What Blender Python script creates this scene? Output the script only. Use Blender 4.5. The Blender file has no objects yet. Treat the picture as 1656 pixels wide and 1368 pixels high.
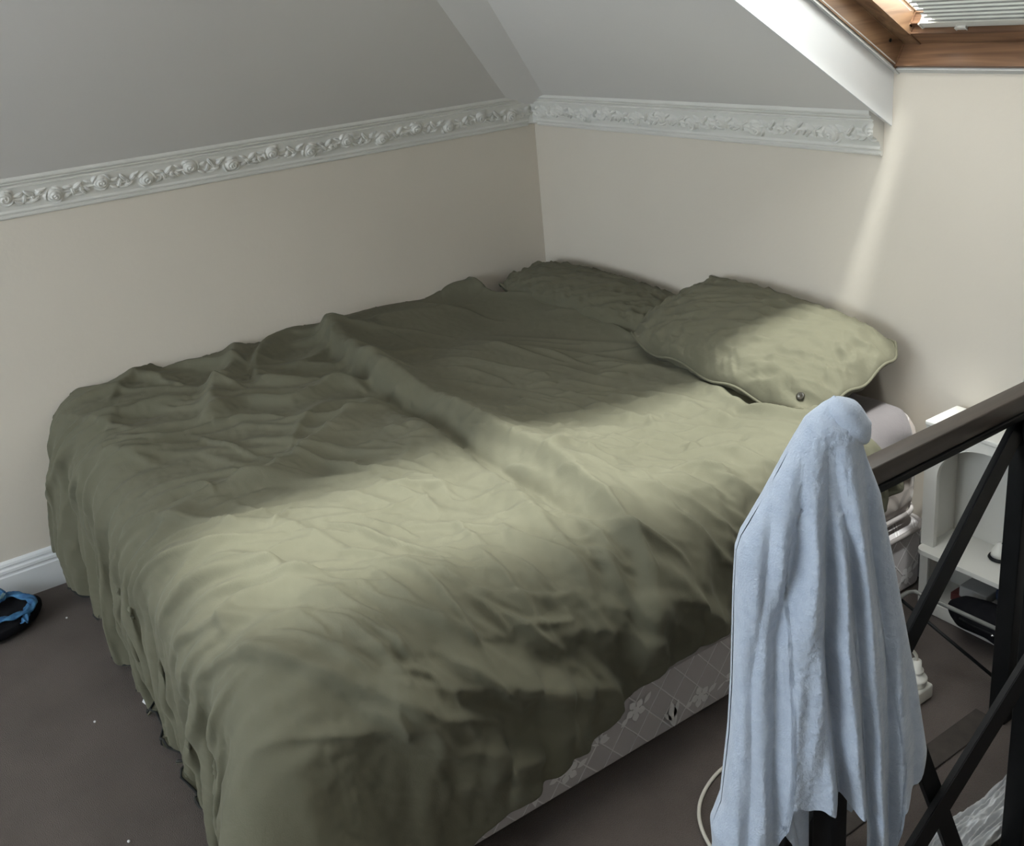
import bpy, bmesh, math, random
import numpy as np
from mathutils import Vector, Matrix, Euler

random.seed(4)
rng = np.random.default_rng(11)
SC = bpy.context.scene
COL = SC.collection
pi = math.pi

# ------------------------------------------------------------------ camera
cam_d = bpy.data.cameras.new('camera')
cam = bpy.data.objects.new('camera', cam_d)
COL.objects.link(cam)
cam.location = (3.2913, -2.2553, 1.6837)
cam.rotation_euler = (1.2276, 0.0923, 0.9807)
cam_d.sensor_width = 36.0
cam_d.sensor_fit = 'HORIZONTAL'
cam_d.lens = 36.0 * 1626.58 / 1656.0
cam_d.shift_y = -116.54 / 1656.0
cam_d.clip_start = 0.02
SC.camera = cam

# ------------------------------------------------------------------ world, sun, windows
w = bpy.data.worlds.new('sky')
SC.world = w
w.use_nodes = True
bg = w.node_tree.nodes['Background']
bg.inputs[0].default_value = (1.0, 0.985, 0.965, 1)
bg.inputs[1].default_value = 6.6

sd = bpy.data.lights.new('sun', 'SUN')
sun = bpy.data.objects.new('sun', sd)
COL.objects.link(sun)
sd.energy = 8.2
sd.angle = math.radians(6.5)
sd.color = (1.0, 0.99, 0.975)
sun.rotation_euler = Vector((-0.269, 0.15, -1.0)).to_track_quat('-Z', 'Y').to_euler()


def area(name, loc, direction, sx, sy, power, color, portal=False):
    d = bpy.data.lights.new(name, 'AREA')
    o = bpy.data.objects.new(name, d)
    COL.objects.link(o)
    d.shape = 'RECTANGLE'
    d.size = sx
    d.size_y = sy
    d.energy = power
    d.color = color
    o.location = loc
    o.rotation_euler = Vector(direction).to_track_quat('-Z', 'Y').to_euler()
    if portal:
        d.cycles.is_portal = True
    return o


# area lamp added for an assumed, unseen window in the end wall
area('added_window_light', (1.5, -4.55, 1.45), (0, 1, 0.22), 2.2, 1.3, 33.0, (0.64, 0.81, 1.0))
area('sky_portal', (1.99, -1.07, 2.25), (0, -0.533, -0.846), 0.78, 2.95, 1.0, (1, 1, 1), portal=True)

SC.view_settings.view_transform = 'Standard'
SC.view_settings.look = 'None'
SC.view_settings.gamma = 1.0
SC.view_settings.use_curve_mapping = False
SC.view_settings.exposure = 0.0
SC.cycles.use_denoising = True


# ------------------------------------------------------------------ helpers
def mesh_obj(name, verts, faces, mat=None, parent=None, smooth=False):
    me = bpy.data.meshes.new(name)
    me.from_pydata([tuple(v) for v in verts], [], [tuple(f) for f in faces])
    me.update()
    o = bpy.data.objects.new(name, me)
    COL.objects.link(o)
    if mat:
        me.materials.append(mat)
    if parent:
        o.parent = parent
    if smooth:
        me.polygons.foreach_set('use_smooth', [True] * len(me.polygons))
    return o


def grid_obj(name, P, mat=None, parent=None, wrap=False, smooth=True):
    """P: (n, m, 3) array -> quad grid."""
    n, m = P.shape[:2]
    me = bpy.data.meshes.new(name)
    idx = np.arange(n * m).reshape(n, m)
    if wrap:
        j2 = np.roll(idx, -1, axis=1)
        a, b, c, d = idx[:-1], j2[:-1], j2[1:], idx[1:]
    else:
        a, b, c, d = idx[:-1, :-1], idx[:-1, 1:], idx[1:, 1:], idx[1:, :-1]
    F = np.stack([a.ravel(), b.ravel(), c.ravel(), d.ravel()], 1)
    me.vertices.add(n * m)
    me.vertices.foreach_set('co', P.reshape(-1).astype(np.float32))
    me.loops.add(F.size)
    me.loops.foreach_set('vertex_index', F.reshape(-1).astype(np.int32))
    me.polygons.add(len(F))
    me.polygons.foreach_set('loop_start', np.arange(0, F.size, 4, dtype=np.int32))
    me.polygons.foreach_set('loop_total', np.full(len(F), 4, dtype=np.int32))
    me.update(calc_edges=True)
    me.validate()
    if smooth:
        me.polygons.foreach_set('use_smooth', [True] * len(me.polygons))
    o = bpy.data.objects.new(name, me)
    COL.objects.link(o)
    if mat:
        me.materials.append(mat)
    if parent:
        o.parent = parent
    return o


def box(name, lo, hi, mat=None, parent=None, bevel=0.0, seg=3):
    bm = bmesh.new()
    bmesh.ops.create_cube(bm, size=1.0)
    for v in bm.verts:
        v.co = Vector([lo[i] + (v.co[i] + 0.5) * (hi[i] - lo[i]) for i in range(3)])
    if bevel:
        bmesh.ops.bevel(bm, geom=list(bm.edges), offset=bevel, segments=seg, affect='EDGES', profile=0.5)
    return bm_obj(name, bm, mat, parent, smooth=bevel > 0)


def bm_obj(name, bm, mat=None, parent=None, smooth=False):
    me = bpy.data.meshes.new(name)
    bm.normal_update()
    bm.to_mesh(me)
    bm.free()
    o = bpy.data.objects.new(name, me)
    COL.objects.link(o)
    if mat:
        me.materials.append(mat)
    if parent:
        o.parent = parent
    if smooth:
        me.polygons.foreach_set('use_smooth', [True] * len(me.polygons))
        me.set_sharp_from_angle(angle=math.radians(50))
    return o


def tube_data(pts, r, n=10, flat=None):
    """swept tube through pts; r scalar or list; returns verts, faces"""
    pts = [Vector(p) for p in pts]
    V, F = [], []
    up = Vector((0, 0, 1))
    for i, p in enumerate(pts):
        t = (pts[min(i + 1, len(pts) - 1)] - pts[max(i - 1, 0)]).normalized()
        s = t.cross(up)
        if s.length < 0.05:
            s = t.cross(Vector((1, 0, 0)))
        s.normalize()
        u = s.cross(t).normalized()
        rr = r[i] if isinstance(r, (list, tuple)) else r
        ra, rb = (rr, rr * flat) if flat else (rr, rr)
        for k in range(n):
            a = 2 * pi * k / n
            V.append(p + s * math.cos(a) * ra + u * math.sin(a) * rb)
    for i in range(len(pts) - 1):
        for k in range(n):
            a, b = i * n + k, i * n + (k + 1) % n
            F.append((a, b, b + n, a + n))
    F.append(tuple(range(n))[::-1])
    F.append(tuple(range((len(pts) - 1) * n, len(pts) * n)))
    return V, F


def tube(name, pts, r, mat, parent=None, n=10, flat=None):
    V, F = tube_data(pts, r, n, flat)
    return mesh_obj(name, V, F, mat, parent, True)


def smooth_path(pts, k=8):
    """Catmull-Rom"""
    P = [Vector(p) for p in pts]
    P = [P[0]] + P + [P[-1]]
    out = []
    for i in range(1, len(P) - 2):
        for j in range(k):
            t = j / k
            a, b, c, d = P[i - 1], P[i], P[i + 1], P[i + 2]
            out.append(0.5 * ((2 * b) + (c - a) * t + (2 * a - 5 * b + 4 * c - d) * t * t + (3 * b - a - 3 * c + d) * t ** 3))
    out.append(P[-2])
    return out


def beam(name, a, b, wid, thk, mat, parent=None, side=(1, 0, 0)):
    """flat bar from a to b; thk along `side`, wid across"""
    a, b = Vector(a), Vector(b)
    t = (b - a).normalized()
    s = Vector(side)
    s = (s - t * s.dot(t)).normalized()
    u = t.cross(s)
    bm = bmesh.new()
    vs = []
    for p in (a, b):
        for (x, y) in ((-1, -1), (1, -1), (1, 1), (-1, 1)):
            vs.append(bm.verts.new(p + s * x * thk / 2 + u * y * wid / 2))
    for f in ((3, 2, 1, 0), (4, 5, 6, 7), (0, 1, 5, 4), (1, 2, 6, 5), (2, 3, 7, 6), (3, 0, 4, 7)):
        bm.faces.new([vs[i] for i in f])
    bmesh.ops.bevel(bm, geom=list(bm.edges), offset=min(wid, thk) * 0.12, segments=2, affect='EDGES')
    return bm_obj(name, bm, mat, parent, True)


def lathe(name, prof, loc, mat, parent=None, n=28):
    V, F = [], []
    for (r, z) in prof:
        for k in range(n):
            a = 2 * pi * k / n
            V.append((loc[0] + r * math.cos(a), loc[1] + r * math.sin(a), loc[2] + z))
    m = len(prof)
    for i in range(m - 1):
        for k in range(n):
            F.append((i * n + k, i * n + (k + 1) % n, (i + 1) * n + (k + 1) % n, (i + 1) * n + k))
    F.append(tuple(range(n))[::-1])
    F.append(tuple(range((m - 1) * n, m * n)))
    return mesh_obj(name, V, F, mat, parent, True)


def thing(name, label, cat, loc=(0, 0, 0), group=None):
    o = bpy.data.objects.new(name, None)
    COL.objects.link(o)
    o.location = loc
    o.empty_display_size = 0.05
    tag(o, label, cat, group)
    bpy.context.view_layer.update()
    return o


def adopt(parent):
    """children were modelled in world coordinates: keep them where they are"""
    inv = Matrix.Translation(parent.location).inverted()
    for c in [o for o in COL.objects if o.parent == parent]:
        c.matrix_parent_inverse = inv


def tag(o, label, cat, group=None):
    o['label'] = label
    o['category'] = cat
    if group:
        o['group'] = group


def struct(o):
    o['kind'] = 'structure'
    return o


# ------------------------------------------------------------------ noise fields (periodic, by FFT)
def fft_noise(nx, ny, dx, lx, ly, ang=0.0, seed=0, band=0.6):
    """gaussian random field, wavelengths lx, ly (m) along axes rotated by ang"""
    r = np.random.default_rng(seed)
    f = np.fft.fft2(r.standard_normal((nx, ny)))
    kx = np.fft.fftfreq(nx, dx)[:, None]
    ky = np.fft.fftfreq(ny, dx)[None, :]
    u = (kx * math.cos(ang) + ky * math.sin(ang)) * lx
    v = (-kx * math.sin(ang) + ky * math.cos(ang)) * ly
    k = np.sqrt(u * u + v * v)
    filt = np.exp(-((k - 1.0) / band) ** 2) * (k > 0)
    n = np.real(np.fft.ifft2(f * filt))
    return n / n.std()


def sample(field, dx, p, q):
    n, m = field.shape
    a = np.clip(p / dx, 0, n - 1.001)
    b = np.clip(q / dx, 0, m - 1.001)
    i, j = a.astype(int), b.astype(int)
    fa, fb = a - i, b - j
    return ((field[i, j] * (1 - fa) + field[i + 1, j] * fa) * (1 - fb) + (field[i, j + 1] * (1 - fa) + field[i + 1, j + 1] * fa) * fb)


def sstep(x, a, b):
    t = np.clip((x - a) / (b - a), 0, 1)
    return t * t * (3 - 2 * t)


# ------------------------------------------------------------------ materials
def principled(name, color, rough=0.6, metal=0.0, spec=0.5, sheen=0.0):
    m = bpy.data.materials.new(name)
    m.use_nodes = True
    b = m.node_tree.nodes['Principled BSDF']
    b.inputs['Base Color'].default_value = (*color, 1)
    b.inputs['Roughness'].default_value = rough
    b.inputs['Metallic'].default_value = metal
    b.inputs['Specular IOR Level'].default_value = spec
    if sheen:
        b.inputs['Sheen Weight'].default_value = sheen
    return m, m.node_tree, b


def tex_mat(name, c1, c2, scale=8.0, rough=0.7, bump=0.1, bscale=200.0, bdist=0.001, detail=6.0, spec=0.4, sheen=0.0,
            stretch=(1, 1, 1), metal=0.0, lo=0.35, hi=0.65):
    m, nt, b = principled(name, c1, rough, metal, spec, sheen)
    N, L = nt.nodes, nt.links
    tc = N.new('ShaderNodeTexCoord')
    mp = N.new('ShaderNodeMapping')
    mp.inputs['Scale'].default_value = stretch
    L.new(tc.outputs['Object'], mp.inputs[0])
    n1 = N.new('ShaderNodeTexNoise')
    n1.inputs['Scale'].default_value = scale
    n1.inputs['Detail'].default_value = detail
    L.new(mp.outputs[0], n1.inputs['Vector'])
    cr = N.new('ShaderNodeValToRGB')
    cr.color_ramp.elements[0].position = lo
    cr.color_ramp.elements[1].position = hi
    cr.color_ramp.elements[0].color = (*c1, 1)
    cr.color_ramp.elements[1].color = (*c2, 1)
    L.new(n1.outputs['Fac'], cr.inputs[0])
    L.new(cr.outputs[0], b.inputs['Base Color'])
    n2 = N.new('ShaderNodeTexNoise')
    n2.inputs['Scale'].default_value = bscale
    n2.inputs['Detail'].default_value = 4.0
    L.new(mp.outputs[0], n2.inputs['Vector'])
    bp = N.new('ShaderNodeBump')
    bp.inputs['Strength'].default_value = bump
    bp.inputs['Distance'].default_value = bdist
    L.new(n2.outputs['Fac'], bp.inputs['Height'])
    L.new(bp.outputs[0], b.inputs['Normal'])
    return m


M_wall = tex_mat('cream_wall_paint', (0.685, 0.63, 0.548), (0.705, 0.65, 0.568), 1.5, 0.75, 0.25, 60, 0.002)
M_ceil = tex_mat('grey_white_ceiling_paint', (0.77, 0.75, 0.74), (0.79, 0.77, 0.76), 1.2, 0.8, 0.25, 45, 0.002)
M_reveal = M_ceil
M_plaster = tex_mat('white_plaster_moulding', (0.73, 0.72, 0.68), (0.76, 0.75, 0.71), 10, 0.5, 0.1, 120, 0.001)
M_skirt = tex_mat('white_gloss_skirting', (0.74, 0.76, 0.78), (0.78, 0.79, 0.80), 6, 0.35, 0.05, 50, 0.001)
M_bead = tex_mat('grey_sealant_bead', (0.58, 0.58, 0.57), (0.66, 0.66, 0.65), 10, 0.5, 0.1, 80, 0.001)
M_carpet = tex_mat('brown_carpet', (0.105, 0.083, 0.072), (0.135, 0.108, 0.094), 5, 0.95, 1.0, 420, 0.006, sheen=0.15, spec=0.1)
M_nightwhite = tex_mat('white_laminate', (0.68, 0.67, 0.63), (0.71, 0.70, 0.66), 4, 0.4, 0.03, 60, 0.0005)
M_strip = tex_mat('dark_brown_strip', (0.045, 0.038, 0.033), (0.06, 0.05, 0.043), 30, 0.9, 0.5, 300, 0.002)
M_black = tex_mat('black_powder_coat', (0.005, 0.0055, 0.006), (0.008, 0.0085, 0.009), 30, 0.5, 0.1, 500, 0.0005, spec=0.22)
M_rod = tex_mat('dark_grey_metal_rod', (0.16, 0.16, 0.15), (0.20, 0.20, 0.19), 30, 0.45, 0.1, 300, 0.0005)
M_blackcloth = tex_mat('black_cloth', (0.006, 0.006, 0.008), (0.012, 0.012, 0.014), 20, 0.9, 0.4, 300, 0.002, spec=0.1)
M_blue = tex_mat('blue_band_fabric', (0.02, 0.09, 0.22), (0.06, 0.20, 0.38), 45, 0.7, 0.4, 260, 0.002)
M_paleblue = tex_mat('pale_blue_trim', (0.25, 0.45, 0.55), (0.35, 0.52, 0.6), 45, 0.7, 0.3, 260, 0.002)
M_whiteplastic = tex_mat('white_plastic', (0.72, 0.71, 0.66), (0.76, 0.75, 0.70), 6, 0.35, 0.02, 60, 0.0005)
M_cream_cable = tex_mat('off_white_cable', (0.60, 0.57, 0.50), (0.66, 0.63, 0.56), 6, 0.45, 0.02, 60, 0.0005)
M_maroon = tex_mat('maroon_cover', (0.10, 0.025, 0.025), (0.14, 0.04, 0.035), 20, 0.6, 0.1, 100, 0.001)
M_grey_box = tex_mat('grey_cardboard', (0.42, 0.43, 0.43), (0.48, 0.48, 0.48), 20, 0.6, 0.1, 100, 0.001)
M_navy = tex_mat('navy_cloth', (0.02, 0.03, 0.07), (0.03, 0.05, 0.10), 20, 0.8, 0.3, 200, 0.001)
M_sheet = tex_mat('grey_mauve_jersey_sheet', (0.135, 0.122, 0.125), (0.155, 0.14, 0.143), 10, 0.85, 0.35, 160, 0.002, sheen=0.2)
M_stitch = tex_mat('black_stitch', (0.02, 0.022, 0.02), (0.03, 0.03, 0.028), 20, 0.9, 0.1, 100, 0.001)
M_button = tex_mat('dark_olive_button', (0.022, 0.020, 0.014), (0.032, 0.028, 0.02), 60, 0.4, 0.1, 100, 0.001)
M_whitefabric = tex_mat('white_plastic_sheet', (0.55, 0.56, 0.57), (0.62, 0.63, 0.64), 4, 0.35, 0.2, 30, 0.004)
M_lint = tex_mat('white_lint', (0.8, 0.8, 0.8), (0.85, 0.85, 0.85), 30, 0.8, 0.1, 100, 0.001)
M_dirt = tex_mat('dark_scuff', (0.12, 0.12, 0.11), (0.16, 0.16, 0.15), 30, 0.8, 0.1, 100, 0.001)


def linen(name, c1, c2, wr=0.32, fine=0.35):
    m, nt, b = principled(name, c1, 0.88, 0, 0.25, 0.25)
    N, L = nt.nodes, nt.links
    b.inputs['Sheen Roughness'].default_value = 0.5
    b.inputs['Sheen Weight'].default_value = 0.03
    tc = N.new('ShaderNodeTexCoord')
    n1 = N.new('ShaderNodeTexNoise')
    n1.inputs['Scale'].default_value = 3.5
    n1.inputs['Detail'].default_value = 5
    cr = N.new('ShaderNodeValToRGB')
    cr.color_ramp.elements[0].position = 0.3
    cr.color_ramp.elements[1].position = 0.7
    cr.color_ramp.elements[0].color = (*c1, 1)
    cr.color_ramp.elements[1].color = (*c2, 1)
    L.new(tc.outputs['Object'], n1.inputs['Vector'])
    L.new(n1.outputs['Fac'], cr.inputs[0])
    L.new(cr.outputs[0], b.inputs['Base Color'])
    n2 = N.new('ShaderNodeTexNoise')
    n2.inputs['Scale'].default_value = 16
    n2.inputs['Detail'].default_value = 6
    n2.inputs['Roughness'].default_value = 0.55
    n2.inputs['Distortion'].default_value = 1.2
    L.new(tc.outputs['Object'], n2.inputs['Vector'])
    b1 = N.new('ShaderNodeBump')
    b1.inputs['Strength'].default_value = wr
    b1.inputs['Distance'].default_value = 0.005
    L.new(n2.outputs['Fac'], b1.inputs['Height'])
    n3 = N.new('ShaderNodeTexNoise')
    n3.inputs['Scale'].default_value = 420
    n3.inputs['Detail'].default_value = 3
    L.new(tc.outputs['Object'], n3.inputs['Vector'])
    b2 = N.new('ShaderNodeBump')
    b2.inputs['Strength'].default_value = fine
    b2.inputs['Distance'].default_value = 0.001
    L.new(n3.outputs['Fac'], b2.inputs['Height'])
    L.new(b1.outputs[0], b2.inputs['Normal'])
    L.new(b2.outputs[0], b.inputs['Normal'])
    return m


M_duvet = linen('olive_washed_cotton', (0.126, 0.122, 0.084), (0.146, 0.141, 0.099))
M_pillow = linen('olive_pillow_cotton', (0.122, 0.117, 0.080), (0.140, 0.134, 0.094), 0.4)


def terry():
    m, nt, b = principled('pale_blue_terry', (0.52, 0.60, 0.74), 0.95, 0, 0.15, 0.5)
    N, L = nt.nodes, nt.links
    b.inputs['Sheen Roughness'].default_value = 0.4
    tc = N.new('ShaderNodeTexCoord')
    n1 = N.new('ShaderNodeTexNoise')
    n1.inputs['Scale'].default_value = 60
    n1.inputs['Detail'].default_value = 5
    cr = N.new('ShaderNodeValToRGB')
    cr.color_ramp.elements[0].position = 0.3
    cr.color_ramp.elements[1].position = 0.7
    cr.color_ramp.elements[0].color = (0.43, 0.50, 0.62, 1)
    cr.color_ramp.elements[1].color = (0.50, 0.57, 0.68, 1)
    L.new(tc.outputs['Object'], n1.inputs['Vector'])
    L.new(n1.outputs['Fac'], cr.inputs[0])
    L.new(cr.outputs[0], b.inputs['Base Color'])
    n2 = N.new('ShaderNodeTexNoise')
    n2.inputs['Scale'].default_value = 330
    n2.inputs['Detail'].default_value = 3
    L.new(tc.outputs['Object'], n2.inputs['Vector'])
    bp = N.new('ShaderNodeBump')
    bp.inputs['Strength'].default_value = 0.55
    bp.inputs['Distance'].default_value = 0.003
    L.new(n2.outputs['Fac'], bp.inputs['Height'])
    L.new(bp.outputs[0], b.inputs['Normal'])
    return m


M_terry = terry()


def quilt_mat(name, base, line, pitch, lw, relief):
    """diamond quilting lines in the vertical y-z plane (flat stitched print and fine relief)"""
    m, nt, b = principled(name, base, 0.5, 0, 0.4, 0.2)
    N, L = nt.nodes, nt.links
    tc = N.new('ShaderNodeTexCoord')
    sp = N.new('ShaderNodeSeparateXYZ')
    L.new(tc.outputs['Object'], sp.inputs[0])

    def mth(op, a, b_=None):
        n = N.new('ShaderNodeMath')
        n.operation = op
        for i, v in enumerate((a, b_)):
            if v is None:
                continue
            if isinstance(v, (int, float)):
                n.inputs[i].default_value = v
            else:
                L.new(v, n.inputs[i])
        return n.outputs[0]
    s = mth('ADD', sp.outputs['X'], sp.outputs['Y'])
    fs = []
    for sg in (1, -1):
        u = mth('ADD', s, mth('MULTIPLY', sp.outputs['Z'], 0.82 * sg))
        u = mth('DIVIDE', u, pitch)
        fr = mth('FRACT', u)
        dd = mth('ABSOLUTE', mth('SUBTRACT', fr, 0.5))
        fs.append(dd)
    mx = mth('MAXIMUM', fs[0], fs[1])
    mr = N.new('ShaderNodeMapRange')
    mr.interpolation_type = 'SMOOTHSTEP'
    mr.inputs['From Min'].default_value = 0.5 - lw
    mr.inputs['From Max'].default_value = 0.5
    L.new(mx, mr.inputs['Value'])
    mix = N.new('ShaderNodeMix')
    mix.data_type = 'RGBA'
    mix.inputs['A'].default_value = (*base, 1)
    mix.inputs['B'].default_value = (*line, 1)
    L.new(mr.outputs[0], mix.inputs['Factor'])
    L.new(mix.outputs['Result'], b.inputs['Base Color'])
    bp = N.new('ShaderNodeBump')
    bp.inputs['Strength'].default_value = 0.8
    bp.inputs['Distance'].default_value = relief
    L.new(mr.outputs[0], bp.inputs['Height'])
    L.new(bp.outputs[0], b.inputs['Normal'])
    return m


M_base = quilt_mat('grey_lilac_damask', (0.52, 0.49, 0.50), (0.90, 0.88, 0.88), 0.075, 0.050, 0.002)
M_matt = quilt_mat('taupe_quilted_damask', (0.29, 0.25, 0.225), (0.27, 0.232, 0.208), 0.085, 0.26, -0.002)
M_matt_plain = tex_mat('taupe_damask_border', (0.36, 0.32, 0.29), (0.40, 0.36, 0.33), 12, 0.55, 0.2, 80, 0.002)
M_piping = tex_mat('pale_piping_tape', (0.38, 0.35, 0.345), (0.43, 0.40, 0.39), 12, 0.45, 0.2, 200, 0.001)
M_motif = tex_mat('pale_woven_rose_thread', (0.80, 0.79, 0.79), (0.86, 0.85, 0.85), 60, 0.4, 0.4, 300, 0.001)


def wood(name, dark, light, axis, rough=0.35):
    m, nt, b = principled(name, dark, rough, 0, 0.5)
    N, L = nt.nodes, nt.links
    tc = N.new('ShaderNodeTexCoord')
    mp = N.new('ShaderNodeMapping')
    sc = [40, 40, 40]
    sc[axis] = 2.5
    mp.inputs['Scale'].default_value = sc
    L.new(tc.outputs['Object'], mp.inputs[0])
    n = N.new('ShaderNodeTexNoise')
    n.inputs['Scale'].default_value = 1.0
    n.inputs['Detail'].default_value = 8
    n.inputs['Distortion'].default_value = 0.8
    L.new(mp.outputs[0], n.inputs['Vector'])
    cr = N.new('ShaderNodeValToRGB')
    cr.color_ramp.elements[0].position = 0.32
    cr.color_ramp.elements[1].position = 0.68
    cr.color_ramp.elements[0].color = (*dark, 1)
    cr.color_ramp.elements[1].color = (*light, 1)
    L.new(n.outputs['Fac'], cr.inputs[0])
    L.new(cr.outputs[0], b.inputs['Base Color'])
    bp = N.new('ShaderNodeBump')
    bp.inputs['Strength'].default_value = 0.25
    bp.inputs['Distance'].default_value = 0.001
    L.new(n.outputs['Fac'], bp.inputs['Height'])
    L.new(bp.outputs[0], b.inputs['Normal'])
    return m


M_wood_x = wood('varnished_pine_across', (0.12, 0.062, 0.035), (0.33, 0.185, 0.105), 0)
M_wood_y = wood('varnished_pine_upslope', (0.16, 0.088, 0.05), (0.38, 0.235, 0.135), 1)
M_rail = wood('dark_brown_wood_rail', (0.045, 0.036, 0.030), (0.070, 0.055, 0.045), 1, 0.42)


def blind_mat():
    m = bpy.data.materials.new('white_pleated_blind_fabric')
    m.use_nodes = True
    nt = m.node_tree
    N, L = nt.nodes, nt.links
    N.clear()
    out = N.new('ShaderNodeOutputMaterial')
    d = N.new('ShaderNodeBsdfDiffuse')
    d.inputs[0].default_value = (0.74, 0.75, 0.71, 1)
    t = N.new('ShaderNodeBsdfTranslucent')
    t.inputs[0].default_value = (0.36, 0.37, 0.33, 1)
    n = N.new('ShaderNodeTexNoise')
    n.inputs['Scale'].default_value = 300
    bp = N.new('ShaderNodeBump')
    bp.inputs['Strength'].default_value = 0.2
    bp.inputs['Distance'].default_value = 0.001
    L.new(n.outputs['Fac'], bp.inputs['Height'])
    L.new(bp.outputs[0], d.inputs['Normal'])
    mx = N.new('ShaderNodeMixShader')
    mx.inputs[0].default_value = 0.12
    L.new(d.outputs[0], mx.inputs[1])
    L.new(t.outputs[0], mx.inputs[2])
    L.new(mx.outputs[0], out.inputs[0])
    return m


def glass_mat(name, tint=(0.97, 0.99, 0.98), gloss=0.06):
    m = bpy.data.materials.new(name)
    m.use_nodes = True
    nt = m.node_tree
    N, L = nt.nodes, nt.links
    N.clear()
    out = N.new('ShaderNodeOutputMaterial')
    t = N.new('ShaderNodeBsdfTransparent')
    t.inputs[0].default_value = (*tint, 1)
    g = N.new('ShaderNodeBsdfGlossy')
    g.inputs['Roughness'].default_value = 0.02
    n = N.new('ShaderNodeTexNoise')
    n.inputs['Scale'].default_value = 3
    mr = N.new('ShaderNodeMapRange')
    mr.inputs['To Min'].default_value = gloss * 0.7
    mr.inputs['To Max'].default_value = gloss * 1.3
    L.new(n.outputs['Fac'], mr.inputs['Value'])
    mx = N.new('ShaderNodeMixShader')
    L.new(mr.outputs[0], mx.inputs[0])
    L.new(t.outputs[0], mx.inputs[1])
    L.new(g.outputs[0], mx.inputs[2])
    L.new(mx.outputs[0], out.inputs[0])
    return m


M_blind = blind_mat()
M_glass = glass_mat('window_glass')

# ------------------------------------------------------------------ room shell
TP = 0.63            # roof pitch (rise over run)
Z0 = 1.276           # where the slopes leave the knee walls
RX = 4.0             # right wall
FY = -4.7            # far end wall
OX0, OX1, OT = 1.62, 2.29, 2.36      # rooflight opening: x range and plan length, unseen ends sized for the sun patch
RT = 2.50            # plan distance to the flat part of the ceiling
SL = 0.13            # vertical thickness of the sloping lining


def prism(bm, poly, zfun, dz):
    lo = [bm.verts.new((x, y, zfun(x, y))) for x, y in poly]
    hi = [bm.verts.new((x, y, zfun(x, y) + dz)) for x, y in poly]
    n = len(poly)
    bm.faces.new(lo[::-1])
    bm.faces.new(hi)
    for i in range(n):
        bm.faces.new((lo[i], lo[(i + 1) % n], hi[(i + 1) % n], hi[i]))


zr = lambda x, y: Z0 - TP * y
zl = lambda x, y: Z0 + TP * x
zf = lambda x, y: Z0 + TP * RT

bm = bmesh.new()
prism(bm, [(0, 0), (OX0, 0), (OX0, -OX0)], zr, SL)
prism(bm, [(OX1, 0), (RX, 0), (RX, -RT), (RT, -RT), (OX1, -OX1)], zr, SL)
bmesh.ops.recalc_face_normals(bm, faces=list(bm.faces))
o = struct(bm_obj('ceiling', bm, M_ceil))
bm = bmesh.new()
prism(bm, [(0, 0), (OX0, -OX0), (OX0, -OT), (OX1, -OT), (OX1, -OX1), (RT, -RT), (RT, FY), (0, FY)], zl, SL)
bmesh.ops.recalc_face_normals(bm, faces=list(bm.faces))
struct(bm_obj('ceiling', bm, M_ceil))
bm = bmesh.new()
prism(bm, [(RT, -RT), (RX, -RT), (RX, FY), (RT, FY)], zf, SL)
bmesh.ops.recalc_face_normals(bm, faces=list(bm.faces))
struct(bm_obj('ceiling', bm, M_ceil))
# unseen cheeks added to close the lengthened rooflight well above the side slope
bm = bmesh.new()


def cheek(pts, off):
    a_ = [bm.verts.new(p) for p in pts]
    b__ = [bm.verts.new(tuple(p[i] + off[i] for i in range(3))) for p in pts]
    bm.faces.new(a_)
    bm.faces.new(b__[::-1])
    for i in range(len(pts)):
        j = (i + 1) % len(pts)
        bm.faces.new((a_[i], b__[i], b__[j], a_[j]))


cheek([(OX0, -OX0, zl(OX0, 0)), (OX0, -OT, zl(OX0, 0)), (OX0, -OT, zr(0, -OT) + SL), (OX0, -OX0, zr(0, -OX0) + SL)], (-0.05, 0, 0))
cheek([(OX0 - .05, -OT, zl(OX0 - .05, 0)), (OX1 + .05, -OT, zl(OX1 + .05, 0)), (OX1 + .05, -OT, zr(0, -OT) + SL), (OX0 - .05, -OT, zr(0, -OT) + SL)], (0, -0.05, 0))
bmesh.ops.recalc_face_normals(bm, faces=list(bm.faces))
struct(bm_obj('ceiling', bm, M_ceil))
# flat plastered strip along the valley between the two slopes
bm = bmesh.new()
T = 1.62
A = [(0.0, -0.1, Z0), (0.1, 0.0, Z0), (T, -(T - 0.1), Z0 + TP * (T - 0.1)), (T - 0.1, -T, Z0 + TP * (T - 0.1))]
Bk = [(0.0, 0.0, Z0 + 0.03)] * 2
vs = [bm.verts.new(p) for p in A]
v0 = bm.verts.new((-0.02, 0.02, Z0 + 0.01))
v1 = bm.verts.new((T, -T, Z0 + TP * T + 0.03))
bm.faces.new((vs[0], vs[3], vs[2], vs[1]))
bm.faces.new((vs[0], v0, v1, vs[3]))
bm.faces.new((vs[1], vs[2], v1, v0))
bmesh.ops.recalc_face_normals(bm, faces=list(bm.faces))
struct(bm_obj('trim_1', bm, M_ceil))

TH = 0.12
struct(box('floor', (-TH, FY - TH, -0.12), (RX + TH, TH, 0.0), M_carpet))
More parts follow.
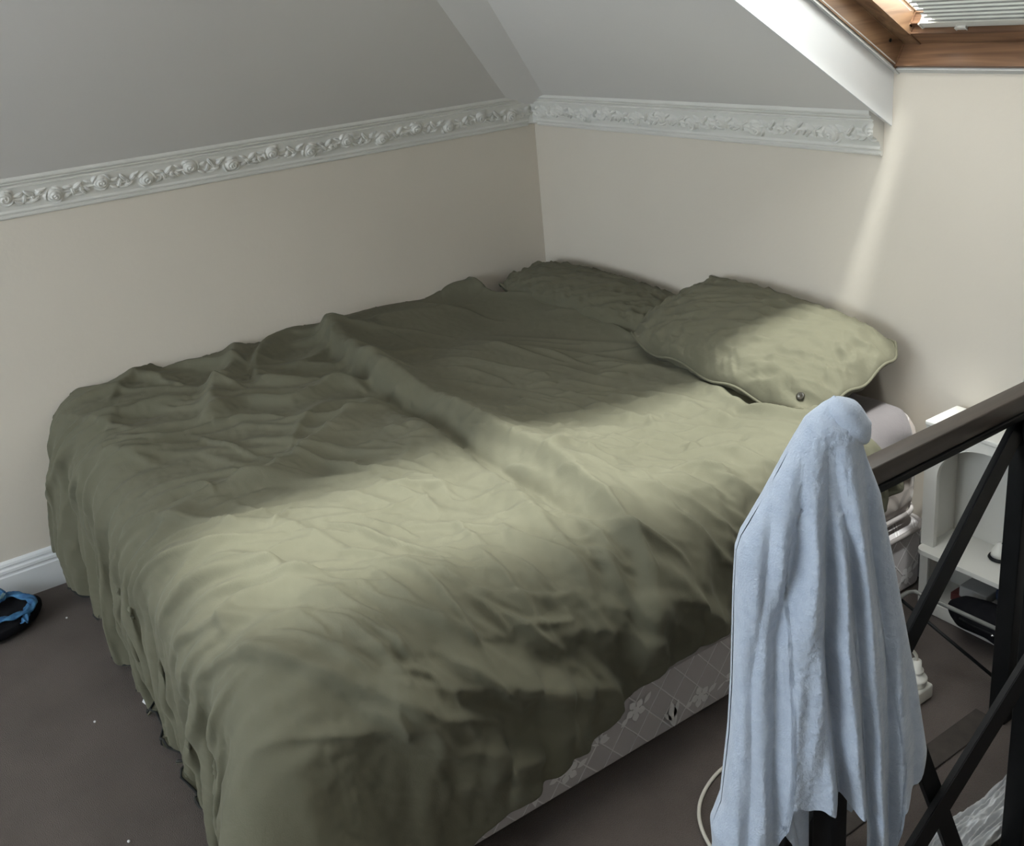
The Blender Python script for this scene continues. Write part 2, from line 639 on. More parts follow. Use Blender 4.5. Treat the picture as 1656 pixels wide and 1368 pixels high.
# left knee wall, head wall (goes on up to the rooflight frame between OX0 and OX1)
struct(box('wall_left', (-TH, FY, 0), (0, 0, Z0 + 0.02), M_wall))
bm = bmesh.new()
zt = Z0 + 0.02
prof = [(-TH, 0), (RX, 0), (RX, zt), (OX1, zt), (OX1, Z0 + SL + 0.002), (OX0, Z0 + SL + 0.002), (OX0, zt), (-TH, zt)]
a = [bm.verts.new((x, 0, z)) for x, z in prof]
b_ = [bm.verts.new((x, TH, z)) for x, z in prof]
bm.faces.new(a)
bm.faces.new(b_[::-1])
for i in range(len(prof)):
    bm.faces.new((a[i], b_[i], b_[(i + 1) % len(prof)], a[(i + 1) % len(prof)]))
bmesh.ops.recalc_face_normals(bm, faces=list(bm.faces))
struct(bm_obj('wall_back', bm, M_wall))
struct(box('wall_right', (RX, FY, 0), (RX + TH, TH, 3.1), M_wall))
# end wall with an assumed window, added out of view to light the room
bm = bmesh.new()
for lo, hi in (((-TH, 0), (RX, 0.8)), ((-TH, 2.1), (RX, 3.1)), ((-TH, 0.8), (0.4, 2.1)), ((2.6, 0.8), (RX, 2.1))):
    r = bmesh.ops.create_cube(bm, size=1.0)
    for v in r['verts']:
        v.co = Vector((lo[0] + (v.co.x + .5) * (hi[0] - lo[0]), FY - TH + (v.co.y + .5) * TH, lo[1] + (v.co.z + .5) * (hi[1] - lo[1])))
struct(bm_obj('wall_front', bm, M_wall))
wf = struct(bpy.data.objects.new('added_window_2', None))
COL.objects.link(wf)
for lo, hi in (((0.4, 0.8), (0.46, 2.1)), ((2.54, 0.8), (2.6, 2.1)), ((0.46, 0.8), (2.54, 0.86)), ((0.46, 2.04), (2.54, 2.1)), ((1.47, 0.86), (1.53, 2.04))):
    box('window_frame', (lo[0], FY - 0.09, lo[1]), (hi[0], FY - 0.03, hi[1]), M_skirt, wf)
box('pane', (0.46, FY - 0.065, 0.86), (1.47, FY - 0.06, 2.04), M_glass, wf)
box('pane', (1.53, FY - 0.065, 0.86), (2.54, FY - 0.06, 2.04), M_glass, wf)


# ---- skirting boards with a moulded top
def extrude_profile(name, prof, a, b, out, mat, end_caps=True):
    """prof (d, z) swept from a to b; d measured along `out`"""
    a, b, out = Vector(a), Vector(b), Vector(out)
    V, F = [], []
    for p in (a, b):
        for d, z in prof:
            V.append(p + out * d + Vector((0, 0, z)))
    n = len(prof)
    for i in range(n):
        F.append((i, (i + 1) % n, n + (i + 1) % n, n + i))
    F.append(tuple(range(n))[::-1])
    F.append(tuple(range(n, 2 * n)))
    o = mesh_obj(name, V, F, mat)
    bm = bmesh.new()
    bm.from_mesh(o.data)
    bmesh.ops.recalc_face_normals(bm, faces=list(bm.faces))
    bm.to_mesh(o.data)
    bm.free()
    return o


sk = [(-.002, 0), (.018, 0), (.018, .088), (.0145, .092), (.0145, .098), (.017, .101), (.016, .110), (.010, .114), (.010, .119), (.012, .122),
      (.010, .130), (.005, .136), (-.002, .137)]
struct(extrude_profile('baseboard_left', sk, (0, FY, 0), (0, 0, 0), (1, 0, 0), M_skirt))
struct(extrude_profile('baseboard_back', sk, (0, 0, 0), (RX, 0, 0), (0, -1, 0), M_skirt))


# ---- plaster cornice with roses and leaves
def cornice(name, length, place, seed, phase=0.0):
    prof = np.array([(0.0, 1.190), (.006, 1.190), (.010, 1.193), (.011, 1.197), (.007, 1.200), (.007, 1.2025), (.013, 1.205), (.015, 1.209),
                     (.013, 1.213), (.012, 1.215), (.020, 1.232), (.028, 1.250), (.036, 1.268), (.042, 1.280), (.046, 1.281), (.047, 1.2835),
                     (.043, 1.286), (.044, 1.289), (.053, 1.293), (.055, 1.296), (.052, 1.299), (.060, 1.302), (.062, 1.306), (.062, 1.314),
                     (.058, 1.3165), (.0, 1.318)])
    seg = np.r_[0, np.cumsum(np.hypot(*np.diff(prof, axis=0).T))]
    na = 150
    ss = np.unique(np.r_[np.linspace(0, seg[-1], na), seg])
    o_ = np.interp(ss, seg, prof[:, 0])
    z_ = np.interp(ss, seg, prof[:, 1])
    nl = int(length / 0.0016)
    L_ = np.linspace(0, length, nl)
    S, LL = np.meshgrid(ss, L_)
    s0, s1 = seg[9], seg[13]
    v = (S - s0) / (s1 - s0)              # 0..1 inside the relief band
    band = sstep(v, 0.0, 0.06) * (1 - sstep(v, 0.94, 1.0))
    Vv = (v - 0.5) * (s1 - s0)
    H = np.zeros_like(S)
    r = np.random.default_rng(seed)
    step = 0.137
    k0 = -1
    for k in range(k0, int(length / step) + 2):
        c = k * step + phase
        up = 0.010 if k % 2 else -0.008
        x = LL - c
        y = Vv - up
        rad = np.hypot(x, y * 1.02)
        th = np.arctan2(y, x)
        sg = 1 if k % 2 else -1
        dome = np.clip(1 - (rad / 0.023) ** 2, 0, 1) ** 0.6
        petals = 0.5 + 0.5 * np.cos(2 * pi * rad / 0.0085 + sg * th * 1.0 + k)
        H = np.maximum(H, dome * 0.010 * (0.72 + 0.28 * petals * np.abs(np.cos(th * 1.5 + rad * 90)) ** 0.3))
        ring = np.exp(-((rad - 0.026) / 0.0035) ** 2) * (0.5 + 0.5 * np.cos(3 * th + k))
        H = np.maximum(H, ring * 0.0055)
        # small bud and leaves between roses
        for (dx, dy, a, ln, wd, hh) in ((0.042, up * -0.9 + .004, 0.9, 0.013, .006, .006), (0.055, -0.010, 0.5, 0.016, .0055, .0055),
                                        (0.070, 0.012, -0.8, 0.017, .006, .006), (0.083, -0.004, 1.2, 0.015, .0055, .0055),
                                        (0.098, 0.012, 0.3, 0.014, .005, .005), (0.100, -0.014, -0.5, 0.015, .005, .005),
                                        (0.068, -0.018, 0.1, 0.020, .004, .004), (0.035, 0.017, 0.4, 0.016, .0045, .0045),
                                        (0.060, 0.001, 1.9, 0.010, .005, .006)):
            a2 = a * sg + r.normal() * 0.15
            xx, yy = LL - c - dx, Vv - dy
            u = xx * math.cos(a2) + yy * math.sin(a2)
            w_ = -xx * math.sin(a2) + yy * math.cos(a2) + 6.0 * u * u * sg
            e = np.clip(1 - (u / ln) ** 2 - (w_ / wd) ** 2, 0, 1) ** 0.5
            vein = 1 - 0.35 * np.exp(-(w_ / 0.0012) ** 2)
            H = np.maximum(H, e * hh * vein)
    stem = np.exp(-((Vv + 0.004 * np.sin(LL * 2 * pi / step)) / 0.0025) ** 2) * 0.003
    H = np.maximum(H, stem) * band * 1.7
    # relief stands along the band's own normal (out and down)
    nx, nz = 0.905, -0.425
    O = o_[None, :] + H * nx
    Z = z_[None, :] + H * nz
    P = place(LL, O, Z)
    g = grid_obj(name, P, M_plaster)
    g.data.set_sharp_from_angle(angle=math.radians(40))
    # end caps
    bm = bmesh.new()
    bm.from_mesh(g.data)
    bm.verts.ensure_lookup_table()
    m = len(ss)
    for row in (0, nl - 1):
        ring_ = [bm.verts[row * m + j] for j in range(m)]
        try:
            bm.faces.new(ring_)
        except ValueError:
            pass
    bmesh.ops.recalc_face_normals(bm, faces=list(bm.faces))
    bm.to_mesh(g.data)
    bm.free()
    return struct(g)


cornice('trim_2', 2.65, lambda l, o, z: np.stack([o, -0.035 - l, z], -1), 3, phase=0.09)
cornice('trim_3', 1.567, lambda l, o, z: np.stack([0.033 + l, -o, z], -1), 9, phase=0.05)
# plaster blocking in the corner between the two runs
bm = bmesh.new()
pr_ = [(0.0, 1.192), (0.055, 1.20), (0.085, 1.262), (0.10, 1.276), (0.0, 1.30)]
vs = []
for (d, z) in pr_:
    vs.append((bm.verts.new((0.0, -d, z)), bm.verts.new((d * 0.30, -d * 0.30, z)), bm.verts.new((d, 0.0, z))))
for i in range(len(vs)):
    a, b2 = vs[i], vs[(i + 1) % len(vs)]
    for k in range(2):
        f = [a[k], a[k + 1], b2[k + 1], b2[k]]
        f2 = []
        for q in f:
            if q not in f2:
                f2.append(q)
        try:
            bm.faces.new(f2)
        except ValueError:
            pass
bmesh.ops.remove_doubles(bm, verts=list(bm.verts), dist=1e-5)
struct(bm_obj('trim_4', bm, M_plaster))

# ------------------------------------------------------------------ rooflight
al = math.atan(TP)
ca, sa = math.cos(al), math.sin(al)
ZB = Z0 + SL          # z of the underside of the frame at the wall plane


def sp_(u, v, w_):
    """rooflight coordinates: u across, v up the slope, w out of the roof"""
    return Vector((u, -v * ca + w_ * sa, ZB + v * sa + w_ * ca))


def slope_box(name, lo, hi, mat, parent, bevel=0.003):
    bm = bmesh.new()
    bmesh.ops.create_cube(bm, size=1.0)
    for v in bm.verts:
        v.co = sp_(*[lo[i] + (v.co[i] + 0.5) * (hi[i] - lo[i]) for i in range(3)])
    if bevel:
        bmesh.ops.bevel(bm, geom=list(bm.edges), offset=bevel, segments=2, affect='EDGES')
    return bm_obj(name, bm, mat, parent, True)


VL = OT / ca
win = struct(bpy.data.objects.new('window_1', None))
COL.objects.link(win)
U0, U1 = OX0 + 0.004, OX1 - 0.004
# white gloss board added on the side of the opening to brighten the reveal
V = [(OX0 + dx_, y, z) for dx_ in (0.0, 0.005) for (y, z) in ((0.0, Z0 - .008), (0.0, ZB), (-OX0, ZB + TP * OX0), (-OX0, Z0 + TP * OX0 - .002))]
F = [(0, 1, 2, 3), (7, 6, 5, 4), (0, 4, 5, 1), (1, 5, 6, 2), (2, 6, 7, 3), (3, 7, 4, 0)]
mesh_obj('added_reveal_board', V, F, M_skirt, win)
# grey sealant bead on the edge of the plaster
slope_box('sealant_bead', (U0 - .004, -0.02, -.004), (U0 + 0.014, VL, 0.006), M_bead, win)
slope_box('sealant_bead', (U0 + .014, -0.012, -.004), (U1, 0.012, 0.004), M_bead, win)
# outer frame
slope_box('frame', (U0 - .04, -0.02, 0.004), (U0 + 0.016, VL + .04, 0.075), M_wood_y, win)
slope_box('frame', (U1 - 0.016, -0.02, 0.004), (U1 + .04, VL + .04, 0.075), M_wood_y, win)
slope_box('frame', (U0 + 0.016, -0.03, 0.002), (U1 - 0.016, 0.022, 0.075), M_wood_x, win)
slope_box('frame', (U0 + 0.016, VL - 0.02, 0.004), (U1 - 0.016, VL + .04, 0.075), M_wood_x, win)
# sash
sw = 0.045
slope_box('sash', (U0 + 0.018, 0.026, 0.062), (U0 + 0.018 + sw, VL - .03, 0.115), M_wood_y, win)
slope_box('sash', (U1 - 0.018 - sw, 0.026, 0.062), (U1 - 0.018, VL - .03, 0.115), M_wood_y, win)
slope_box('sash', (U0 + 0.018 + sw, 0.026, 0.062), (U1 - 0.018 - sw, 0.026 + sw, 0.115), M_wood_x, win)
slope_box('sash', (U0 + 0.018 + sw, VL - .03 - sw, 0.062), (U1 - 0.018 - sw, VL - .03, 0.115), M_wood_x, win)
slope_box('glazing_bead', (U0 + 0.018 + sw, 0.026 + sw, 0.082), (U1 - 0.018 - sw, 0.026 + sw + .012, 0.115), M_wood_x, win, .004)
slope_box('pane', (U0 + 0.02 + sw, 0.03 + sw, 0.105), (U1 - 0.02 - sw, VL - 0.035 - sw, 0.109), M_glass, win, 0)
# screw head on the side of the frame
V, F = [], []
lc = sp_(U0 + 0.0165, 0.075, 0.045)
s_ = lathe('screw', [(0.0, 0.003), (0.004, 0.002), (0.005, 0.0)], (0, 0, 0), M_black, win, 12)
s_.matrix_basis = Matrix.Translation(lc) @ Matrix.Rotation(pi / 2, 4, 'Y')

# pleated blind: closed over the lower part, short of the left sash by a finger's width
bl = thing('pleated_blind', 'white pleated blind drawn over the lower part of the rooflight', 'blind', tuple(sp_(U0, 0.08, 0.09)))
b0, b1 = U0 + 0.018 + sw + 0.004, U1 - 0.022 - sw
npl = 9
rows = []
r2 = np.random.default_rng(5)
for i in range(npl * 2 + 1):
    v = 0.092 + (i // 2) * 0.0176 + (0.0168 if i % 2 else 0.0)
    w_ = 0.090 - (0.0120 if i % 2 else 0.0)
    ragged = 0.060 + 0.006 * (i % 2) + r2.uniform(-.003, .003) + 0.0006 * (npl * 2 - i) * 0.3
    cols = []
    for k in range(13):
        u = b0 + ragged + (b1 - b0 - ragged) * k / 12.0
        cols.append(sp_(u, v + 0.0012 * math.sin(k * 1.7 + i), w_))
    rows.append(cols)
P = np.array([[tuple(c) for c in r] for r in rows])
pl = grid_obj('pleated_fabric', P, M_blind, bl, smooth=False)
M_pleat_shade = tex_mat('grey_pleat_shade', (0.30, 0.30, 0.29), (0.36, 0.36, 0.35), 40, 0.8, 0.1, 100, 0.001)  # grey strips laid on the folds, imitating shade between the pleats
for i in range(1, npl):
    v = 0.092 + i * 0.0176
    slope_box('pleat_shade_strip', (b0 + .062, v - .0014, 0.0735), (b1 - .001, v + .0014, 0.0765), M_pleat_shade, bl, 0)
slope_box('bottom_strip', (b0 + .030, 0.078, 0.076), (b1, 0.094, 0.098), M_whiteplastic, bl, .003)
slope_box('top_bar', (b0 + .030, 0.092 + npl * .0176, 0.078), (b1, 0.108 + npl * .0176, 0.098), M_whiteplastic, bl, .003)
slope_box('handle', (b0 + .12, 0.072, 0.070), (b0 + .145, 0.080, 0.079), M_whiteplastic, bl, .002)
adopt(bl)

# ------------------------------------------------------------------ bed: divan base, mattress, sheet
BW, BL = 1.80, 1.895


def rounded_block(name, x0, x1, y0, y1, z0, z1, rc, re, mat, parent, nz=10, wob=0.0, seed=1, rc_foot=None):
    """block with vertical corner radius rc and top/bottom edge radius re, dense side rings"""
    rr = np.random.default_rng(seed)
    path = []
    rf = rc_foot or rc
    for (cx, cy, a0, r_) in ((x1 - rc, y1 - rc, 0, rc), (x0 + rc, y1 - rc, 90, rc), (x0 + rf, y0 + rf, 180, rf), (x1 - rf, y0 + rf, 270, rf)):
        for k in range(9):
            a = math.radians(a0 + k * 90 / 8)
            path.append((cx + r_ * math.cos(a), cy + r_ * math.sin(a), math.cos(a), math.sin(a)))
    full = []
    n0 = len(path)
    for i in range(n0):
        a, b = path[i], path[(i + 1) % n0]
        d = math.hypot(b[0] - a[0], b[1] - a[1])
        m = max(1, int(d / 0.04))
        for k in range(m):
            t = k / m
            full.append(tuple(a[j] * (1 - t) + b[j] * t for j in range(4)))
    rings = []
    for k in range(6):
        a = pi / 2 * k / 5
        rings.append((-re * (1 - math.sin(a)), z0 + re * (1 - math.cos(a))))
    for k in range(1, nz):
        rings.append((0.0, z0 + re + (z1 - z0 - 2 * re) * k / nz))
    for k in range(6):
        a = pi / 2 * k / 5
        rings.append((-re * (1 - math.cos(a)), z1 - re + re * math.sin(a)))
    P = []
    for (o_, z) in rings:
        row = []
        for (x, y, nx, ny) in full:
            ww = wob * math.sin(14 * (x + y) + 5 * z) * math.sin(pi * (z - z0) / (z1 - z0))
            row.append((x + nx * (o_ + ww), y + ny * (o_ + ww), z))
        P.append(row)
    o = grid_obj(name, np.array(P), mat, parent, wrap=True)
    bm = bmesh.new()
    bm.from_mesh(o.data)
    bm.verts.ensure_lookup_table()
    m = len(full)
    bm.faces.new([bm.verts[j] for j in range(m)][::-1])
    bm.faces.new([bm.verts[(len(rings) - 1) * m + j] for j in range(m)])
    bmesh.ops.recalc_face_normals(bm, faces=list(bm.faces))
    bm.to_mesh(o.data)
    bm.free()
    return o


def edge_loop_tube(name, x0, x1, y0, y1, z, rc, r, mat, parent, rf=None):
    pts = []
    rf = rf or rc
    for (cx, cy, a0, r_) in ((x1 - rc, y1 - rc, 0, rc), (x0 + rc, y1 - rc, 90, rc), (x0 + rf, y0 + rf, 180, rf), (x1 - rf, y0 + rf, 270, rf)):
        for k in range(9):
            a = math.radians(a0 + k * 90 / 8)
            pts.append((cx + r_ * math.cos(a), cy + r_ * math.sin(a), z))
    pts.append(pts[0])
    return tube(name, pts, r, mat, parent, 8)


base = thing('divan_base', 'low divan base in pale grey rose-patterned diamond damask under the mattress', 'bed base', (0.92, -0.98, 0.0))
rounded_block('upholstered_box', 0.03, BW, -BL, -0.02, 0.004, 0.190, 0.05, 0.012, M_base, base, 8, 0.002)
edge_loop_tube('piping', 0.03, BW + .002, -BL - .002, -0.02, 0.188, 0.05, 0.007, M_piping, base)
# woven rose motifs along the visible side and foot
def petal_patch(cy, cz, scale, kind, rot):
    """thin woven relief on the side face of the base at x = BW"""
    V, F = [], []

    def add(poly):
        n = len(V)
        for (a, b, h) in poly:
            y = cy + scale * (a * math.cos(rot) - b * math.sin(rot))
            z = cz + scale * (a * math.sin(rot) + b * math.cos(rot))
            V.append((BW + 0.0012 + h, y, min(max(z, 0.012), 0.178)))
        F.append(tuple(range(n, n + len(poly))))

    def leaf(a0, b0, a1, b1, wd):
        pts = []
        dx, dy = a1 - a0, b1 - b0
        L_ = math.hypot(dx, dy)
        nx, ny = -dy / L_, dx / L_
        for k in range(9):
            t = k / 8
            pts.append((a0 + dx * t + nx * wd * math.sin(pi * t), b0 + dy * t + ny * wd * math.sin(pi * t), 0.0008))
        for k in range(7, 0, -1):
            t = k / 8
            pts.append((a0 + dx * t - nx * wd * math.sin(pi * t), b0 + dy * t - ny * wd * math.sin(pi * t), 0.0008))
        add(pts)
    if kind == 0:
        for k in range(5):
            a = 2 * pi * k / 5 + 0.3
            leaf(0.006 * math.cos(a), 0.006 * math.sin(a), 0.030 * math.cos(a + .4), 0.030 * math.sin(a + .4), 0.010)
        add([(0.010 * math.cos(2 * pi * k / 12), 0.010 * math.sin(2 * pi * k / 12), 0.0016) for k in range(12)])
        leaf(0.025, 0.0, 0.052, 0.018, 0.007)
        leaf(-0.025, -0.004, -0.05, -0.016, 0.007)
    elif kind == 1:
        leaf(-0.05, -0.01, -0.02, 0.0, 0.0035)
        leaf(-0.022, 0.0, 0.0, -0.008, 0.003)
        for k in range(4):
            a = 0.2 + k * 0.7
            leaf(0.004, 0.0, 0.004 + 0.026 * math.cos(a), 0.022 * math.sin(a) - .003, 0.007)
        add([(0.012 + 0.012 * math.cos(2 * pi * k / 12), 0.002 + 0.009 * math.sin(2 * pi * k / 12), 0.0014) for k in range(12)])
    else:
        leaf(0, -0.035, 0.006, 0.035, 0.012)
        leaf(0.004, -0.01, 0.026, 0.026, 0.006)
        leaf(-0.002, -0.012, -0.018, 0.018, 0.005)
    mesh_obj('woven_rose', V, F, M_motif, base)


kk = 0
yy = -1.86
spots = [(0.120, 0), (0.048, 2), (0.055, 0), (0.060, 1), (0.125, 0), (0.058, 2), (0.060, 0), (0.090, 1)]
while yy < -0.1:
    z, kind = spots[kk % len(spots)]
    petal_patch(yy, z, 1.0 if kind != 2 else 1.15, kind, random.uniform(-.3, .3))
    yy += 0.098 + random.uniform(-.01, .012)
    kk += 1
adopt(base)

mat_ = thing('mattress', 'thick quilted mattress on the divan base, mostly hidden by bedding', 'mattress', (0.92, -0.98, 0.196))
rounded_block('quilted_body', 0.03, BW - .018, -BL + .03, -0.02, 0.197, 0.530, 0.07, 0.080, M_matt, mat_, 12, 0.004, rc_foot=0.17)
edge_loop_tube('piping', 0.03, BW - .020, -BL + .032, -0.022, 0.232, 0.07, 0.007, M_piping, mat_, 0.17)
edge_loop_tube('piping', 0.03, BW - .034, -BL + .046, -0.034, 0.500, 0.07, 0.004, M_piping, mat_, 0.17)
tube('handle_cord', smooth_path([(1.775, -0.075, 0.46), (1.830, -0.050, 0.455), (1.855, -0.040, 0.42), (1.838, -0.050, 0.385), (1.785, -0.065, 0.37)], 6), 0.005,
     M_cream_cable, mat_, 8)
adopt(mat_)

# fitted sheet: stretched over the head end, elasticated wavy hem on the side
sheet = thing('fitted_sheet', 'grey mauve fitted sheet stretched over the head end of the mattress', 'sheet', (0.92, -0.4, 0.55))
nu, nv = 260, 150
X0, X1, Y0, Y1 = 0.035, BW - .016, -0.02, -1.2
uu = np.linspace(-0.09, (X1 - X0) + 0.22, nu)        # across, hanging over the right side
vv = np.linspace(-0.14, 1.20, nv)                     # from the head (tucked down behind) to the foot
U_, V_ = np.meshgrid(uu, vv, indexing='ij')
re = 0.08
nz_ = fft_noise(512, 512, 0.006, 0.10, 0.35, 0.2, 21, 0.7)


def over_edge(d, re):
    """arc length past the start of a rounded edge -> outward, drop"""
    d = np.maximum(d, 0)
    a = np.minimum(d / re, pi / 2)
    out = re * np.sin(a)
    drop = re * (1 - np.cos(a)) + np.maximum(d - re * pi / 2, 0)
    return out, drop


dxr = U_ - (X1 - X0 - re)
dyh = -(V_ - re)
ox, oy = np.maximum(dxr, 0), np.maximum(dyh, 0)
d = np.hypot(ox, oy)
out, drop = over_edge(d, re)
nx = np.where(d > 0, ox / np.maximum(d, 1e-6), 0)
ny = np.where(d > 0, oy / np.maximum(d, 1e-6), 0)
hem = 0.135 + 0.03 * np.sin(V_ * 9) + 0.012 * np.sin(V_ * 31)
drop = np.minimum(drop, hem + 0.0 * drop)
wv = sample(nz_, 0.006, U_ + 0.3, V_ + 0.3)
amp = 0.0012 + 0.0035 * sstep(drop, 0.02, 0.12)
Xs = X0 + np.minimum(U_, X1 - X0 - re) + nx * (out + 0.006 + wv * amp * 1.0)
Ys = Y0 - np.maximum(V_, re) + ny * (np.minimum(out, 0.046) + 0.0)
Zs = 0.5350 - drop + (1 - sstep(drop, 0, .02)) * wv * 0.0012 + 0.0015
Xs = np.maximum(Xs, 0.006)
Ys = np.minimum(Ys, -0.004)
g = grid_obj('stretched_cotton', np.stack([Xs, Ys, Zs], -1), M_sheet, sheet)
hemp = [(Xs[-1, j] + .001, Ys[-1, j], Zs[-1, j]) for j in range(12, nv, 3)]
tube('elastic_hem', hemp, 0.0045, M_sheet, sheet, 6)
adopt(sheet)

# ------------------------------------------------------------------ duvet
EX, EY = 1.645, 1.790
AHX, AVX, AHY, AVY = 0.212, 0.160, 0.155, 0.140      # half-widths and drops of the rounded edges: side, foot
ARX = pi / 2 * math.sqrt((AHX ** 2 + AVX ** 2) / 2)
ARY = pi / 2 * math.sqrt((AHY ** 2 + AVY ** 2) / 2)       # where the top starts to turn down (right side, foot), edge radius
FEAT = {
"F1":[(0.11, 0.99), (0.46, 1.03), (0.67, 1.02), (0.92, 1.02), (1.16, 1.02), (1.38, 1.01), (1.57, 1.03), (1.73, 1.05), (1.9, 1.1), (2.02, 1.12)],
"V1":[(0.45, 1.11), (0.77, 1.1), (1.13, 1.1), (1.4, 1.11), (1.59, 1.12), (1.75, 1.15)],
"F2":[(0.79, 1.14), (1.11, 1.13), (1.24, 1.12), (1.48, 1.16), (1.69, 1.20), (1.87, 1.20), (1.95, 1.08), (2.05, 0.95)],
"F2b":[(1.44, 1.14), (1.54, 1.13), (1.77, 1.15), (1.89, 1.12), (1.98, 1.0)],
"F3":[(0.74, 1.12), (0.76, 1.2), (0.89, 1.39), (0.98, 1.56), (0.98, 1.71), (1.02, 1.84)],
"F4":[(0.05, 0.98), (0.2, 1.03), (0.6, 1.05), (0.79, 1.07)],
"F5":[(0.0, 1.32), (0.16, 1.38), (0.34, 1.5), (0.53, 1.57)],
"F6":[(0.53, 1.58), (0.47, 1.45), (0.58, 1.34), (0.56, 1.16), (0.69, 1.1)],
"F7":[(0.45, 1.85), (0.25, 1.76), (0.41, 1.56), (0.65, 1.51)],
"F8":[(0.0, 1.06), (0.08, 1.22), (0.36, 1.35), (0.47, 1.25)],
"F9":[(1.31, 1.89), (1.34, 1.85), (1.37, 1.77), (1.49, 1.71), (1.63, 1.62)],
"F10":[(1.54, 1.88), (1.48, 1.84), (1.52, 1.73), (1.63, 1.66)],
"F11":[(1.16, 1.78), (1.24, 1.65), (1.46, 1.58), (1.56, 1.54)],
"F12":[(1.02, 1.98), (1.15, 1.84), (1.18, 1.67)],
"F13":[(1.71, 1.85), (1.58, 1.85), (1.66, 1.73), (1.79, 1.63)],
"F14":[(1.83, 1.7), (1.91, 1.64), (2.02, 1.55)],
"F15":[(1.87, 1.52), (1.94, 1.41), (2.07, 1.27)],
"F16":[(1.88, 1.36), (1.92, 1.24), (2.0, 1.09)],
"F17":[(0.0, 0.50), (0.05, 0.40), (0.12, 0.37)],
"F17b":[(0.16, 0.58), (0.14, 0.82), (0.23, 1.01)],
"F18":[(0.53, 0.74), (0.78, 0.52), (1.04, 0.43), (1.27, 0.37)],
"F19":[(0.52, 0.59), (0.82, 0.4), (1.12, 0.3)],
"F20":[(1.25, 0.93), (1.33, 0.8), (1.44, 0.64), (1.49, 0.47)],
"F21":[(1.16, 1.38), (1.37, 1.35), (1.5, 1.29)],
"F22":[(1.55, 0.98), (1.67, 0.9), (1.74, 0.78), (1.78, 0.66)],
"S1":[(1.8, 1.69), (1.92, 1.61), (2.07, 1.5), (2.18, 1.36)],
"S2":[(1.64, 1.55), (1.87, 1.52), (1.97, 1.41), (2.11, 1.25)],
"S3":[(1.91, 0.95), (2.03, 0.89), (2.09, 0.84)],
"S4":[(1.9, 1.1), (1.94, 1.0), (2.02, 0.91)],
"S5":[(1.86, 0.84), (1.9, 0.81), (1.97, 0.81)],
"S6":[(2.1, 1.64), (2.12, 1.5), (2.13, 1.3)],
}
# height, width on the side of larger "left of travel", width on the other side
FP = {"F1": (.050, .065, .034), "V1": (-.036, .024, .038), "F2": (.020, .022, .035), "F2b": (.012, .02, .02), "F3": (.036, .05, .03),
      "F4": (.042, .055, .035), "F5": (.045, .045, .03), "F6": (.032, .035, .025), "F7": (.012, .03, .02), "F8": (.040, .05, .03),
      "F9": (.030, .014, .035), "F10": (.020, .012, .03), "F11": (.012, .012, .03), "F12": (.010, .012, .03), "F13": (.014, .02, .035),
      "F14": (.014, .02, .04), "F15": (.018, .03, .05), "F16": (.012, .02, .03), "F17": (.045, .07, .05), "F17b": (.020, .06, .04),
      "F18": (.008, .012, .03), "F19": (.007, .012, .03), "F20": (.007, .012, .025), "F21": (.010, .02, .03), "F22": (.010, .012, .03),
      "S1": (.020, .03, .05), "S2": (.018, .03, .05), "S3": (.010, .012, .02), "S4": (.012, .014, .025), "S5": (.010, .012, .02),
      "S6": (.014, .03, .04)}
dx = 0.006
nP, nQ = int(2.60 / dx), int(2.70 / dx)
gp, gq = np.meshgrid(np.arange(nP) * dx, np.arange(nQ) * dx, indexing='ij')


def polyline_field(pts, A, wl, wr):
    pts = [tuple(p) for p in smooth_path([(a, b, 0) for a, b in pts], 6)]
    best = np.full(gp.shape, 1e9)
    side = np.zeros(gp.shape)
    tt = np.zeros(gp.shape)
    n = len(pts) - 1
    lo = (min(p[0] for p in pts) - .3, min(p[1] for p in pts) - .3)
    hi = (max(p[0] for p in pts) + .3, max(p[1] for p in pts) + .3)
    i0, i1 = max(0, int(lo[0] / dx)), min(nP, int(hi[0] / dx) + 1)
    j0, j1 = max(0, int(lo[1] / dx)), min(nQ, int(hi[1] / dx) + 1)
    sp, sq = gp[i0:i1, j0:j1], gq[i0:i1, j0:j1]
    bb, ss_, t_ = best[i0:i1, j0:j1], side[i0:i1, j0:j1], tt[i0:i1, j0:j1]
    for k in range(n):
        ax, ay = pts[k][0], pts[k][1]
        bx, by = pts[k + 1][0], pts[k + 1][1]
        ex, ey = bx - ax, by - ay
        L2 = ex * ex + ey * ey + 1e-12
        t = np.clip(((sp - ax) * ex + (sq - ay) * ey) / L2, 0, 1)
        dd = np.hypot(sp - ax - t * ex, sq - ay - t * ey)
        m = dd < bb
        bb[m] = dd[m]
        cr = (ex * (sq - ay) - ey * (sp - ax))
        ss_[m] = np.sign(cr)[m]
        t_[m] = ((k + t) / n)[m]
    wdt = np.where(side > 0, wr, wl)
    env = np.sin(pi * np.clip(tt * 0.88 + 0.06, 0, 1)) ** 0.5
    return A * env * np.exp(-(best / wdt) ** 1.7) * (best < 1e8)


Hf = np.zeros_like(gp)
LEAN = np.zeros_like(gp)
for k in FEAT:
    fk = polyline_field(FEAT[k], *FP[k])
    Hf += fk
    if k in ('F1', 'F4', 'F3', 'F8', 'F6'):
        LEAN = np.maximum(LEAN, fk * (0.35 if k == 'F1' else 0.8))

